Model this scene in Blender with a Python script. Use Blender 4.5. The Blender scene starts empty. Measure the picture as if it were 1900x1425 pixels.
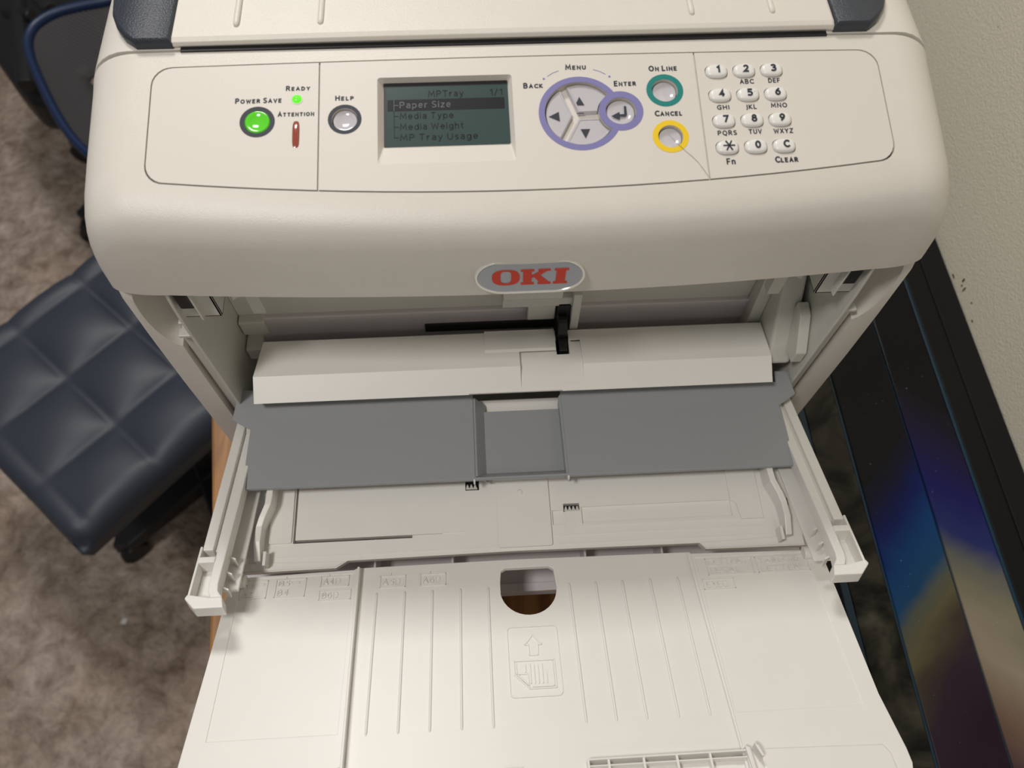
import bpy, bmesh, math, random
from mathutils import Vector, Matrix, Euler
random.seed(7)
C = bpy.context.scene.collection
R = math.radians
sc = bpy.context.scene

# ------------------------------------------------------------------ camera
# world: X right, Y towards the back of the printer, Z up; the table top is z = 0
cd = bpy.data.cameras.new('camera'); cam = bpy.data.objects.new('camera', cd); C.objects.link(cam)
PITCH, YAW, ROLL = R(62.894), R(-4.821), R(-1.872)
def cam_axes(a, b, c):
    f = Vector((0, math.cos(a), -math.sin(a))); r = Vector((1, 0, 0)); d = Vector((0, -math.sin(a), -math.cos(a)))
    M = Matrix.Rotation(b, 3, 'Z'); f, r, d = M @ f, M @ r, M @ d
    return math.cos(c)*r + math.sin(c)*d, -math.sin(c)*r + math.cos(c)*d, f
_r, _d, _f = cam_axes(PITCH, YAW, ROLL)
M = Matrix((_r, -_d, -_f)).transposed().to_4x4()
M.translation = Vector((-.0264, -.2444, .646))
cam.matrix_world = M
cd.sensor_width = 36; cd.lens = 1428/1900*36; cd.clip_start = .01
cd.dof.use_dof = True; cd.dof.focus_distance = .47; cd.dof.aperture_fstop = 8.5
sc.camera = cam

# ------------------------------------------------------------------ world and lights
w = bpy.data.worlds.new('world'); sc.world = w; w.use_nodes = True
bg = w.node_tree.nodes['Background']; bg.inputs[0].default_value = (.86, .86, .90, 1); bg.inputs[1].default_value = .13
def area(name, loc, target, size, size_y, power, col):
    l = bpy.data.lights.new(name, 'AREA'); l.shape = 'RECTANGLE'; l.size = size; l.size_y = size_y; l.energy = power; l.color = col
    o = bpy.data.objects.new(name, l); C.objects.link(o); o.location = loc
    o.rotation_euler = (Vector(target)-Vector(loc)).to_track_quat('-Z', 'Y').to_euler(); return o
area('ceiling_lamp', (-.62, -.42, 1.75), (-.62, -.42, 0), .26, .26, 15, (1, .965, .915))
area('ceiling_lamp', (-.40, 1.10, 1.75), (-.40, 1.10, 0), .45, .35, 22.5, (1, .965, .92))
area('ceiling_lamp', (.05, -1.6, 1.75), (.05, -1.2, 0), .5, .3, 2.5, (1, .94, .86))
sc.view_settings.view_transform = 'Standard'; sc.view_settings.look = 'None'
sc.view_settings.gamma = 1; sc.view_settings.use_curve_mapping = False
sc.view_settings.exposure = -0.17

# ------------------------------------------------------------------ materials
def nmat(name):
    m = bpy.data.materials.new(name); m.use_nodes = True
    return m, m.node_tree, m.node_tree.nodes['Principled BSDF']
def mat(name, col, rough=.5, metal=0, grain=0, gscale=900, spec=.5, emit=None, estr=0, trans=0, coat=0, mottle=0, mscale=30):
    m, t, b = nmat(name)
    b.inputs['Base Color'].default_value = (*col, 1); b.inputs['Roughness'].default_value = rough
    b.inputs['Metallic'].default_value = metal; b.inputs['Specular IOR Level'].default_value = spec
    b.inputs['Transmission Weight'].default_value = trans; b.inputs['Coat Weight'].default_value = coat
    if emit: b.inputs['Emission Color'].default_value = (*emit, 1); b.inputs['Emission Strength'].default_value = estr
    tc = t.nodes.new('ShaderNodeTexCoord')
    if grain:
        n = t.nodes.new('ShaderNodeTexNoise'); n.inputs['Scale'].default_value = gscale; n.inputs['Detail'].default_value = 3
        t.links.new(tc.outputs['Object'], n.inputs['Vector'])
        bu = t.nodes.new('ShaderNodeBump'); bu.inputs['Strength'].default_value = grain; bu.inputs['Distance'].default_value = .0004
        t.links.new(n.outputs['Fac'], bu.inputs['Height']); t.links.new(bu.outputs['Normal'], b.inputs['Normal'])
    if mottle:
        n = t.nodes.new('ShaderNodeTexNoise'); n.inputs['Scale'].default_value = mscale; n.inputs['Detail'].default_value = 6
        t.links.new(tc.outputs['Object'], n.inputs['Vector'])
        r = t.nodes.new('ShaderNodeValToRGB'); r.color_ramp.elements[0].position = .3; r.color_ramp.elements[1].position = .7
        r.color_ramp.elements[0].color = (*[c*(1-mottle) for c in col], 1); r.color_ramp.elements[1].color = (*[min(1, c*(1+mottle)) for c in col], 1)
        t.links.new(n.outputs['Fac'], r.inputs['Fac']); t.links.new(r.outputs['Color'], b.inputs['Base Color'])
    return m
SHELL = mat('printer_shell_plastic', (.71, .67, .61), .38, grain=.32, gscale=1700, mottle=.012, mscale=60)
PANEL = mat('control_panel_plastic', (.70, .655, .60), .45, grain=.12, gscale=1100)
TRAYM = mat('tray_plastic', (.79, .77, .73), .38, grain=.05, gscale=1500, mottle=.01, mscale=50)
INNER = mat('inner_plastic', (.60, .59, .54), .45, mottle=.012, mscale=40)
LILAC = mat('lower_cover_plastic', (.62, .58, .59), .45)
GREY = mat('grey_flap_plastic', (.31, .32, .335), .36, grain=.08, gscale=1600)
HANDLE = mat('charcoal_textured_plastic', (.035, .042, .055), .38, grain=.8, gscale=1100)
BLACK = mat('black_rubber_and_shade', (.012, .012, .013), .5)  # serves real rubber and the painted shade under the top cover edge
INK = mat('dark_ink', (.025, .03, .045), .6)
GREYKEY = mat('translucent_grey_lens', (.56, .54, .57), .12, coat=.4, trans=.0)
KEYW = mat('white_key_plastic', (.80, .78, .75), .3)
PURPLE = mat('lavender_ring_print', (.20, .19, .42), .55)
TEAL = mat('teal_ring_print', (.005, .21, .19), .5)
YELLOW = mat('yellow_ring_print', (.85, .58, .01), .5)
GREENL = mat('green_lit_lens', (.10, .55, .03), .12, emit=(.16, .8, .04), estr=.2, coat=.5)
GREENB = mat('bright_green_lamp', (.1, .7, .03), .1, emit=(.12, 1, .02), estr=.7, coat=.5)
REDL = mat('orange_attention_lens', (.30, .07, .05), .15, emit=(1, .15, .03), estr=.03, coat=.6)
LCD = mat('lcd_glass', (.050, .078, .075), .22, spec=.3)
LCDBAR = mat('lcd_dark_pixels', (.010, .011, .014), .45, spec=.2)
LCDTXT = mat('lcd_light_pixels', (.09, .10, .11), .5)
SILVER = mat('silver_badge', (.36, .38, .42), .34, metal=.5)
CHROME = mat('badge_bevel', (.72, .71, .66), .22, metal=.4)
RED = mat('red_badge_paint', (.55, .036, .012), .4)

def wood_mat():
    m, t, b = nmat('oak_table_wood'); tc = t.nodes.new('ShaderNodeTexCoord'); mp = t.nodes.new('ShaderNodeMapping')
    mp.inputs['Scale'].default_value = (30, 2.5, 30); n = t.nodes.new('ShaderNodeTexNoise'); n.inputs['Scale'].default_value = 2.2; n.inputs['Detail'].default_value = 7; n.inputs['Distortion'].default_value = 1.2
    r = t.nodes.new('ShaderNodeValToRGB'); r.color_ramp.elements[0].color = (.14, .055, .016, 1); r.color_ramp.elements[1].color = (.40, .20, .07, 1)
    r.color_ramp.elements[0].position = .3; r.color_ramp.elements[1].position = .72
    t.links.new(tc.outputs['Object'], mp.inputs['Vector']); t.links.new(mp.outputs['Vector'], n.inputs['Vector']); t.links.new(n.outputs['Fac'], r.inputs['Fac'])
    t.links.new(r.outputs['Color'], b.inputs['Base Color']); b.inputs['Roughness'].default_value = .45; return m
WOOD = wood_mat()
def carpet_mat():
    m, t, b = nmat('beige_carpet'); tc = t.nodes.new('ShaderNodeTexCoord')
    n = t.nodes.new('ShaderNodeTexNoise'); n.inputs['Scale'].default_value = 24; n.inputs['Detail'].default_value = 7; n.inputs['Roughness'].default_value = .62; n.inputs['Distortion'].default_value = .5
    r = t.nodes.new('ShaderNodeValToRGB'); e = r.color_ramp.elements; e[0].position = .30; e[0].color = (.27, .205, .155, 1); e[1].position = .72; e[1].color = (.70, .60, .51, 1)
    n2 = t.nodes.new('ShaderNodeTexNoise'); n2.inputs['Scale'].default_value = 4; n2.inputs['Detail'].default_value = 3
    r2 = t.nodes.new('ShaderNodeValToRGB'); r2.color_ramp.elements[0].position = .3; r2.color_ramp.elements[0].color = (.80, .74, .68, 1); r2.color_ramp.elements[1].position = .7; r2.color_ramp.elements[1].color = (1, .98, 1, 1)
    mx = t.nodes.new('ShaderNodeMix'); mx.data_type = 'RGBA'; mx.blend_type = 'MULTIPLY'; mx.inputs[0].default_value = 1
    for q in (n, n2): t.links.new(tc.outputs['Object'], q.inputs['Vector'])
    t.links.new(n.outputs['Fac'], r.inputs['Fac']); t.links.new(n2.outputs['Fac'], r2.inputs['Fac'])
    t.links.new(r.outputs['Color'], mx.inputs[6]); t.links.new(r2.outputs['Color'], mx.inputs[7]); t.links.new(mx.outputs[2], b.inputs['Base Color'])
    n3 = t.nodes.new('ShaderNodeTexNoise'); n3.inputs['Scale'].default_value = 60; n3.inputs['Detail'].default_value = 4
    t.links.new(tc.outputs['Object'], n3.inputs['Vector'])
    bu = t.nodes.new('ShaderNodeBump'); bu.inputs['Strength'].default_value = .9; bu.inputs['Distance'].default_value = .02
    t.links.new(n3.outputs['Fac'], bu.inputs['Height']); t.links.new(bu.outputs['Normal'], b.inputs['Normal'])
    b.inputs['Roughness'].default_value = .95; b.inputs['Specular IOR Level'].default_value = .1; return m
CARPET = carpet_mat()
def wall_mat():
    m, t, b = nmat('painted_wall'); tc = t.nodes.new('ShaderNodeTexCoord')
    b.inputs['Base Color'].default_value = (.80, .755, .63, 1); b.inputs['Roughness'].default_value = .6
    n = t.nodes.new('ShaderNodeTexNoise'); n.inputs['Scale'].default_value = 420; n.inputs['Detail'].default_value = 3; n.inputs['Distortion'].default_value = .6
    t.links.new(tc.outputs['Object'], n.inputs['Vector'])
    bu = t.nodes.new('ShaderNodeBump'); bu.inputs['Strength'].default_value = .5; bu.inputs['Distance'].default_value = .0014
    t.links.new(n.outputs['Fac'], bu.inputs['Height']); t.links.new(bu.outputs['Normal'], b.inputs['Normal'])
    n2 = t.nodes.new('ShaderNodeTexNoise'); n2.inputs['Scale'].default_value = 75; n2.inputs['Detail'].default_value = 4
    t.links.new(tc.outputs['Object'], n2.inputs['Vector'])
    r = t.nodes.new('ShaderNodeValToRGB'); r.color_ramp.elements[0].position = .215; r.color_ramp.elements[0].color = (.12, .07, .06, 1); r.color_ramp.elements[1].position = .235; r.color_ramp.elements[1].color = (.80, .755, .63, 1)
    t.links.new(n2.outputs['Fac'], r.inputs['Fac']); t.links.new(r.outputs['Color'], b.inputs['Base Color']); return m
WALL = wall_mat()
LEATHER = mat('blue_sheen_leather', (.036, .045, .064), .5, spec=.6, grain=.3, gscale=250)  # bluish window sheen is mixed into the dark leather's base colour
CHAIRBLK = mat('black_chair_plastic', (.009, .009, .011), .45)
BLUERIM = mat('navy_chair_rim', (.008, .022, .07), .4)
def galaxy_mat(name, kind, stops=()):
    m, t, b = nmat(name); N = t.nodes; L = t.links
    tc = N.new('ShaderNodeTexCoord'); sp = N.new('ShaderNodeSeparateXYZ'); L.new(tc.outputs['Object'], sp.inputs[0])
    no = N.new('ShaderNodeTexNoise'); no.inputs['Scale'].default_value = 9 if kind == 'galaxy' else 11; no.inputs['Detail'].default_value = 5; no.inputs['Distortion'].default_value = .8 if kind == 'galaxy' else 2.6
    L.new(tc.outputs['Object'], no.inputs['Vector'])
    if kind == 'galaxy':
        # colour bands arch over the middle seam, bent by noise, black towards the back
        a = N.new('ShaderNodeMath'); a.operation = 'MULTIPLY_ADD'; a.inputs[1].default_value = .08; L.new(no.outputs['Fac'], a.inputs[0]); L.new(sp.outputs['Y'], a.inputs[2])
        sx = N.new('ShaderNodeMath'); sx.operation = 'SUBTRACT'; sx.inputs[1].default_value = .365; L.new(sp.outputs['X'], sx.inputs[0])
        ab = N.new('ShaderNodeMath'); ab.operation = 'ABSOLUTE'; L.new(sx.outputs[0], ab.inputs[0])
        c = N.new('ShaderNodeMath'); c.operation = 'ADD'; L.new(ab.outputs[0], c.inputs[0]); L.new(a.outputs[0], c.inputs[1])
        mr = N.new('ShaderNodeMapRange'); mr.inputs['From Min'].default_value = -.30; mr.inputs['From Max'].default_value = .12; L.new(c.outputs[0], mr.inputs['Value'])
        r = N.new('ShaderNodeValToRGB'); e = r.color_ramp.elements
        e[0].position = 0; e[0].color = (.014, .006, .012, 1); e[1].position = 1; e[1].color = (.004, .004, .006, 1)
        for p, col in stops:
            q = e.new(p); q.color = (*col, 1)
        L.new(mr.outputs[0], r.inputs['Fac']); out = r.outputs['Color']
        n2 = N.new('ShaderNodeTexNoise'); n2.inputs['Scale'].default_value = 420; n2.inputs['Detail'].default_value = 1; L.new(tc.outputs['Object'], n2.inputs['Vector'])
        r2 = N.new('ShaderNodeValToRGB'); r2.color_ramp.elements[0].position = .78; r2.color_ramp.elements[0].color = (0, 0, 0, 1); r2.color_ramp.elements[1].position = .82; r2.color_ramp.elements[1].color = (.30, .24, .32, 1)
        L.new(n2.outputs['Fac'], r2.inputs['Fac'])
        ad = N.new('ShaderNodeMix'); ad.data_type = 'RGBA'; ad.blend_type = 'ADD'; ad.inputs[0].default_value = 1
        L.new(out, ad.inputs[6]); L.new(r2.outputs['Color'], ad.inputs[7]); out = ad.outputs[2]
    else:
        r = N.new('ShaderNodeValToRGB'); e = r.color_ramp.elements
        e[0].position = .40; e[0].color = (.004, .004, .003, 1); e[1].position = .75; e[1].color = (.085, .08, .06, 1)
        q = e.new(.52); q.color = (.024, .022, .016, 1)
        L.new(no.outputs['Fac'], r.inputs['Fac']); out = r.outputs['Color']
    L.new(out, b.inputs['Base Color']); b.inputs['Roughness'].default_value = .22; b.inputs['Specular IOR Level'].default_value = .22
    return m
GALAXY = galaxy_mat('galaxy_painted_resin', 'galaxy', ((.30, (.02, .008, .018)), (.40, (.03, .016, .03)), (.46, (.06, .045, .03)), (.52, (.12, .105, .055)), (.58, (.09, .10, .08)), (.62, (.008, .06, .15)), (.70, (.003, .045, .17)), (.77, (.003, .010, .10)), (.84, (.005, .006, .03)), (.90, (.005, .005, .006))))
GALAXY2 = galaxy_mat('pale_galaxy_painted_resin', 'galaxy', ((.16, (.05, .022, .035)), (.28, (.16, .10, .07)), (.42, (.30, .25, .18)), (.53, (.20, .185, .125)), (.61, (.12, .12, .11)), (.67, (.02, .028, .13)), (.76, (.010, .010, .10)), (.88, (.012, .008, .04)), (.97, (.008, .007, .012))))
MARBLE = galaxy_mat('smoky_marbled_resin', 'marble')
TEALE = mat('teal_edge_paint', (.001, .028, .055), .35)
FRAMEB = mat('black_painted_border', (.004, .004, .004), .5, grain=.5, gscale=300, spec=.25)
FRAMEM = mat('matte_black_border', (.008, .008, .008), .65, grain=.4, gscale=400, spec=.2)

# ------------------------------------------------------------------ helpers
def link(name, me, m=None, parent=None, smooth=False, bevel=0, seg=2):
    o = bpy.data.objects.new(name, me); C.objects.link(o)
    if m: me.materials.append(m)
    if parent: o.parent = parent
    if smooth: me.shade_smooth()
    if bevel:
        md = o.modifiers.new('bevel', 'BEVEL'); md.width = bevel; md.segments = seg; md.limit_method = 'ANGLE'; md.angle_limit = R(35)
        md.harden_normals = False
    return o
def empty(name, loc=(0, 0, 0)):
    o = bpy.data.objects.new(name, None); C.objects.link(o); o.location = loc; o.empty_display_size = .05; return o
def tag(o, label=None, cat=None, group=None, kind=None):
    for k, v in (('label', label), ('category', cat), ('group', group), ('kind', kind)):
        if v: o[k] = v
    return o
class MB:
    """collects pieces of one mesh"""
    def __init__(s): s.v = []; s.f = []
    def add(s, v, f):
        n = len(s.v); s.v += [tuple(p) for p in v]; s.f += [[i+n for i in q] for q in f]; return s
    def prism(s, poly, lo, hi, F=None):
        F = F or (lambda a, b, h: (a, b, h)); n = len(poly)
        A = sum(poly[i][0]*poly[(i+1) % n][1]-poly[(i+1) % n][0]*poly[i][1] for i in range(n))
        if A < 0: poly = poly[::-1]
        v = [F(a, b, lo) for a, b in poly]+[F(a, b, hi) for a, b in poly]
        f = [list(range(n))[::-1], list(range(n, 2*n))]+[[i, (i+1) % n, n+(i+1) % n, n+i] for i in range(n)]
        return s.add(v, f)
    def box(s, x0, x1, y0, y1, z0, z1, F=None):
        return s.prism([(x0, y0), (x1, y0), (x1, y1), (x0, y1)], z0, z1, F)
    def loft(s, rings, cap=True, closed=True):
        n = len(rings[0]); v = [p for r in rings for p in r]; f = []
        for k in range(len(rings)-1):
            for i in range(n if closed else n-1):
                f.append([k*n+i, k*n+(i+1) % n, (k+1)*n+(i+1) % n, (k+1)*n+i])
        if cap: f += [list(range(n))[::-1], list(range((len(rings)-1)*n, len(rings)*n))]
        return s.add(v, f)
    def cyl(s, p, q, r, n=16, r2=None):
        p, q = Vector(p), Vector(q); d = (q-p).normalized(); u = d.orthogonal().normalized(); w_ = d.cross(u); r2 = r if r2 is None else r2
        return s.loft([[p+(u*math.cos(2*math.pi*i/n)+w_*math.sin(2*math.pi*i/n))*r for i in range(n)], [q+(u*math.cos(2*math.pi*i/n)+w_*math.sin(2*math.pi*i/n))*r2 for i in range(n)]])
    def mesh(s):
        me = bpy.data.meshes.new('m'); me.from_pydata(s.v, [], s.f)
        bm = bmesh.new(); bm.from_mesh(me); bmesh.ops.recalc_face_normals(bm, faces=bm.faces[:]); bm.to_mesh(me); bm.free(); me.update(); return me
    def build(s, name, m, parent=None, smooth=False, bevel=0, seg=2): return link(name, s.mesh(), m, parent, smooth, bevel, seg)
def boolean(o, cutters, op='DIFFERENCE'):
    for c in cutters:
        co = bpy.data.objects.new('c', c.mesh() if isinstance(c, MB) else c); C.objects.link(co)
        md = o.modifiers.new('b', 'BOOLEAN'); md.object = co; md.operation = op; md.solver = 'EXACT'
        dg = bpy.context.evaluated_depsgraph_get(); me = bpy.data.meshes.new_from_object(o.evaluated_get(dg))
        o.modifiers.remove(md); old = o.data; o.data = me; bpy.data.objects.remove(co)
    return o
def circle(cx, cy, r, n=48, ry=None):
    ry = r if ry is None else ry
    return [(cx+r*math.cos(2*math.pi*i/n), cy+ry*math.sin(2*math.pi*i/n)) for i in range(n)]
def rrect(x0, x1, y0, y1, r, n=6):
    p = []
    for cx, cy, a in ((x1-r, y1-r, 0), (x0+r, y1-r, 90), (x0+r, y0+r, 180), (x1-r, y0+r, 270)):
        for i in range(n+1): t = R(a+90*i/n); p.append((cx+r*math.cos(t), cy+r*math.sin(t)))
    return p
def smooth_by_angle(o, a=35):
    me = o.data
    for p in me.polygons: p.use_smooth = True
    bm = bmesh.new(); bm.from_mesh(me)
    for e in bm.edges:
        if len(e.link_faces) == 2 and e.calc_face_angle(0) > R(a): e.smooth = False
    bm.to_mesh(me); bm.free(); return o
# frames of the two slanted surfaces
PA = .35332; PS = .2125
PNn = Vector((0, -PS, 1)).normalized()
def PN(x, y, h): return (x+PNn.x*h, y+PNn.y*h, PA+PS*y+PNn.z*h)          # control panel
TA = .1537-.3425*.137; TS = -.3425
TNn = Vector((0, -TS, 1)).normalized()
def TN(x, y, h): return (x, y+TNn.y*h, TA+TS*y+TNn.z*h)                   # open tray
AA = .150-.34*.02
ANn = Vector((0, .34, 1)).normalized()
def AN(x, y, h): return (x, y+ANn.y*h, AA-.34*y+ANn.z*h)                  # tray arms
FNn = Vector((0, .0908, 1)).normalized()
def FN(x, y, h): return (x, y+FNn.y*h, .1555-.0908*y+FNn.z*h)             # grey flap
# a small stroke alphabet: every glyph is a list of polylines, cap height 1; ('a', cx, cy, rx, ry, from, to) is an arc
def _arc(cx, cy, rx, ry, a0, a1):
    n = max(3, int(abs(a1-a0)/18)); return [(cx+rx*math.cos(R(a0+(a1-a0)*i/n)), cy+ry*math.sin(R(a0+(a1-a0)*i/n))) for i in range(n+1)]
GL = {
 'A': (.66, [[(0, 0), (.33, 1), (.66, 0)], [(.11, .33), (.55, .33)]]), 'B': (.56, [[(0, 0), (0, 1), (.28, 1)]+_arc(.28, .76, .22, .24, 90, -90)+[(0, .52)], [(.28, .52)]+_arc(.30, .26, .25, .26, 90, -90)+[(0, 0)]]),
 'C': (.58, [_arc(.42, .5, .42, .5, 50, 310)]), 'D': (.62, [[(0, 0), (0, 1), (.2, 1)]+_arc(.2, .5, .42, .5, 90, -90)+[(0, 0)]]), 'E': (.46, [[(.46, 1), (0, 1), (0, 0), (.46, 0)], [(0, .52), (.40, .52)]]),
 'F': (.44, [[(.44, 1), (0, 1), (0, 0)], [(0, .50), (.38, .50)]]), 'G': (.64, [_arc(.42, .5, .42, .5, 50, 270)+[(.62, .06), (.62, .46), (.40, .46)]]), 'H': (.58, [[(0, 0), (0, 1)], [(.58, 0), (.58, 1)], [(0, .52), (.58, .52)]]),
 'I': (.0, [[(0, 0), (0, 1)]]), 'J': (.20, [[(.20, 1), (.20, .05)]+_arc(.02, .03, .18, .22, 0, -80)]), 'K': (.56, [[(0, 0), (0, 1)], [(.52, 1), (.05, .50), (.56, 0)]]), 'L': (.42, [[(0, 1), (0, 0), (.42, 0)]]),
 'M': (.78, [[(0, 0), (.07, 1), (.39, .25), (.71, 1), (.78, 0)]]), 'N': (.60, [[(0, 0), (0, 1), (.60, 0), (.60, 1)]]), 'O': (.74, [_arc(.37, .5, .37, .5, 0, 360)]), 'P': (.52, [[(0, 0), (0, 1), (.26, 1)]+_arc(.26, .73, .26, .27, 90, -90)+[(0, .46)]]),
 'Q': (.74, [_arc(.37, .5, .37, .5, 0, 360), [(.36, .04), (.62, -.22)]]), 'R': (.56, [[(0, 0), (0, 1), (.26, 1)]+_arc(.26, .75, .25, .25, 90, -90)+[(0, .50)], [(.26, .50), (.56, 0)]]),
 'S': (.48, [[(.44, .93)]+_arc(.25, .76, .23, .24, 70, 200)+[(.15, .58), (.34, .45)]+_arc(.23, .25, .25, .25, 30, -120)+[(.02, .08)]]), 'T': (.58, [[(0, 1), (.58, 1)], [(.29, 1), (.29, 0)]]), 'U': (.58, [[(0, 1), (0, .3)]+_arc(.29, .29, .29, .29, 180, 360)+[(.58, 1)]]),
 'V': (.62, [[(0, 1), (.31, 0), (.62, 1)]]), 'W': (.90, [[(0, 1), (.21, 0), (.45, .85), (.69, 0), (.90, 1)]]), 'X': (.58, [[(0, 0), (.56, 1)], [(.02, 1), (.58, 0)]]), 'Y': (.58, [[(0, 1), (.29, .47), (.58, 1)], [(.29, .47), (.29, 0)]]), 'Z': (.54, [[(.02, 1), (.54, 1), (0, 0), (.54, 0)]]),
 '0': (.52, [_arc(.26, .5, .26, .5, 0, 360)]), '1': (.24, [[(0, .80), (.24, 1), (.24, 0)]]), '2': (.50, [[(.03, .88)]+_arc(.24, .74, .24, .26, 120, -20)+[(.36, .42), (0, 0), (.50, 0)]]), '3': (.48, [[(.02, .92)]+_arc(.22, .76, .22, .24, 100, -90), _arc(.21, .27, .26, .27, 90, -120)+[(.0, .06)]]),
 '4': (.56, [[(.40, 0), (.40, 1), (0, .28), (.56, .28)]]), '5': (.46, [[(.44, 1), (.08, 1), (.06, .58)]+_arc(.20, .30, .25, .30, 100, -110)+[(.0, .05)]]), '6': (.52, [[(.40, 1), (.14, .70)]+_arc(.26, .31, .25, .31, 160, -200)]), '7': (.50, [[(0, 1), (.50, 1), (.16, 0)]]),
 '8': (.50, [_arc(.25, .76, .20, .24, -90, 270), _arc(.25, .27, .25, .27, 90, 450)]), '9': (.52, [[(.12, 0), (.38, .30)]+_arc(.26, .69, .25, .31, -20, 340)]), '/': (.36, [[(0, -.1), (.36, 1.05)]]),
 'a': (.42, [[(.04, .66)]+_arc(.22, .52, .19, .18, 110, 0)+[(.41, 0)], [(.41, .40), (.2, .38)]+_arc(.2, .19, .2, .19, 90, 330)]), 'd': (.46, [[(.46, 1), (.46, 0)], _arc(.25, .34, .24, .34, 0, 360)]), 'e': (.46, [[(.02, .36), (.46, .36)]+_arc(.24, .35, .22, .35, 0, 310)]),
 'g': (.46, [[(.46, .68), (.46, -.1)]+_arc(.24, -.1, .22, .18, 0, -150), _arc(.24, .36, .23, .32, 0, 360)]), 'h': (.42, [[(0, 0), (0, 1)], [(0, .45)]+_arc(.21, .46, .21, .23, 180, 0)+[(.42, 0)]]), 'i': (.0, [[(0, 0), (0, .68)], [(0, .88), (0, .98)]]),
 'n': (.42, [[(0, 0), (0, .70)], [(0, .45)]+_arc(.21, .46, .21, .23, 180, 0)+[(.42, 0)]]), 'p': (.46, [[(0, -.30), (0, .70)], _arc(.23, .34, .23, .34, 0, 360)]), 'r': (.28, [[(0, 0), (0, .70)], [(0, .42)]+_arc(.22, .42, .22, .26, 180, 80)]),
 's': (.36, [[(.33, .62)]+_arc(.18, .53, .16, .15, 70, 200)+[(.12, .40), (.26, .30)]+_arc(.18, .17, .18, .17, 30, -130)]), 't': (.28, [[(.12, .95), (.12, .12), (.28, .02)], [(0, .68), (.28, .68)]]), 'y': (.44, [[(0, .70), (.22, .02)], [(.44, .70), (.16, -.20), (.02, -.28)]]), 'z': (.38, [[(.0, .68), (.38, .68), (0, 0), (.38, 0)]]),
}
def strip(mb, pts, hw, F, h, th):
    """a bent bar of half width hw along pts"""
    L, Q = [], []; n = len(pts); closed = n > 3 and math.hypot(pts[0][0]-pts[-1][0], pts[0][1]-pts[-1][1]) < 1e-6
    V = [Vector(p) for p in pts]
    for i in range(n):
        a = (V[i]-V[i-1]).normalized() if i else None; b = (V[i+1]-V[i]).normalized() if i < n-1 else None
        if closed and i == 0: a = (V[-1]-V[-2]).normalized()
        if closed and i == n-1: b = (V[1]-V[0]).normalized()
        a = a or b; b = b or a; t = (a+b); t = t.normalized() if t.length > .1 else a; m_ = Vector((-t.y, t.x)); c_ = max(.42, m_.dot(Vector((-a.y, a.x))))
        k = hw/c_; e = Vector((0, 0))
        if not closed and i == 0: e = -a*hw*.6
        if not closed and i == n-1: e = a*hw*.6
        L.append(V[i]+m_*k+e); Q.append(V[i]-m_*k+e)
    v = [F(p.x, p.y, h) for p in L]+[F(p.x, p.y, h) for p in Q]+[F(p.x, p.y, h+th) for p in L]+[F(p.x, p.y, h+th) for p in Q]
    f = []
    for i in range(n-1):
        f += [[2*n+i, 3*n+i, 3*n+i+1, 2*n+i+1], [i, i+1, n+i+1, n+i], [i, 2*n+i, 2*n+i+1, i+1], [n+i, n+i+1, 3*n+i+1, 3*n+i]]
    f += [[0, n, 3*n, 2*n], [n-1, 3*n-1+0, 4*n-1, 2*n-1][:0] or [n-1, 3*n-1, 4*n-1, 2*n-1]]
    mb.add(v, f)
def text_mb(s, x0, x1, y0, cap, F, h=.0001, th=.00008, bold=.13, small=False, slope=1.0, space=.0):
    """lettering between x0 and x1 on baseline y0; bold = half stroke over cap height"""
    x = 0; run = []; gap = .20+bold*2
    for ch in s:
        if ch == ' ': x += .34; continue
        k = 1
        if small and ch.islower(): ch = ch.upper(); k = .80
        wd, ls = GL[ch]; run.append((x, k, ls)); x += wd*k+gap
    tot = x-gap; bw_ = bold*cap; sx = (x1-x0-2*bw_)/tot if tot > .05 else cap
    mb = MB()
    for xo, k, ls in run:
        for l in ls: strip(mb, [(x0+bw_+(xo+a*k)*sx, y0+(bold+b*k*(1-2*bold if k == 1 else 1-2*bold/k))*cap*slope) for a, b in l], bw_*(1 if k == 1 else .92), F, h, th)
    return mb

# ------------------------------------------------------------------ setting
FZ = -.90
floor = MB().box(-4, 2, -2.5, 5, FZ-.05, FZ).build('floor', CARPET); tag(floor, kind='structure', label='mottled beige brown carpet floor')
wall = MB().box(.458, .60, -2.5, 5, FZ, 2.0).build('wall_right', WALL); tag(wall, kind='structure', label='cream painted wall with orange peel texture')

# wooden table under the printer
tb = empty('wooden_table'); tag(tb, 'oak brown wooden table the printer stands on', 'table')
poly = [(.252, -.30), (.252, .56), (-.30, .56), (-.30, .30), (-.292, .17), (-.276, .061), (-.262, -.05), (-.254, -.134), (-.247, -.22), (-.240, -.30)]
MB().prism(poly, -.03, 0).build('table_top', WOOD, tb, bevel=.003)
for x, y in ((-.20, -.24), (.20, -.24), (-.24, .50), (.20, .50)):
    MB().box(x-.025, x+.025, y-.025, y+.025, FZ, -.03).build('leg', WOOD, tb, bevel=.003)
MB().box(-.19, .20, -.23, -.21, -.12, -.03).build('apron', WOOD, tb); MB().box(-.23, .20, .49, .51, -.12, -.03).build('apron', WOOD, tb)

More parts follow.
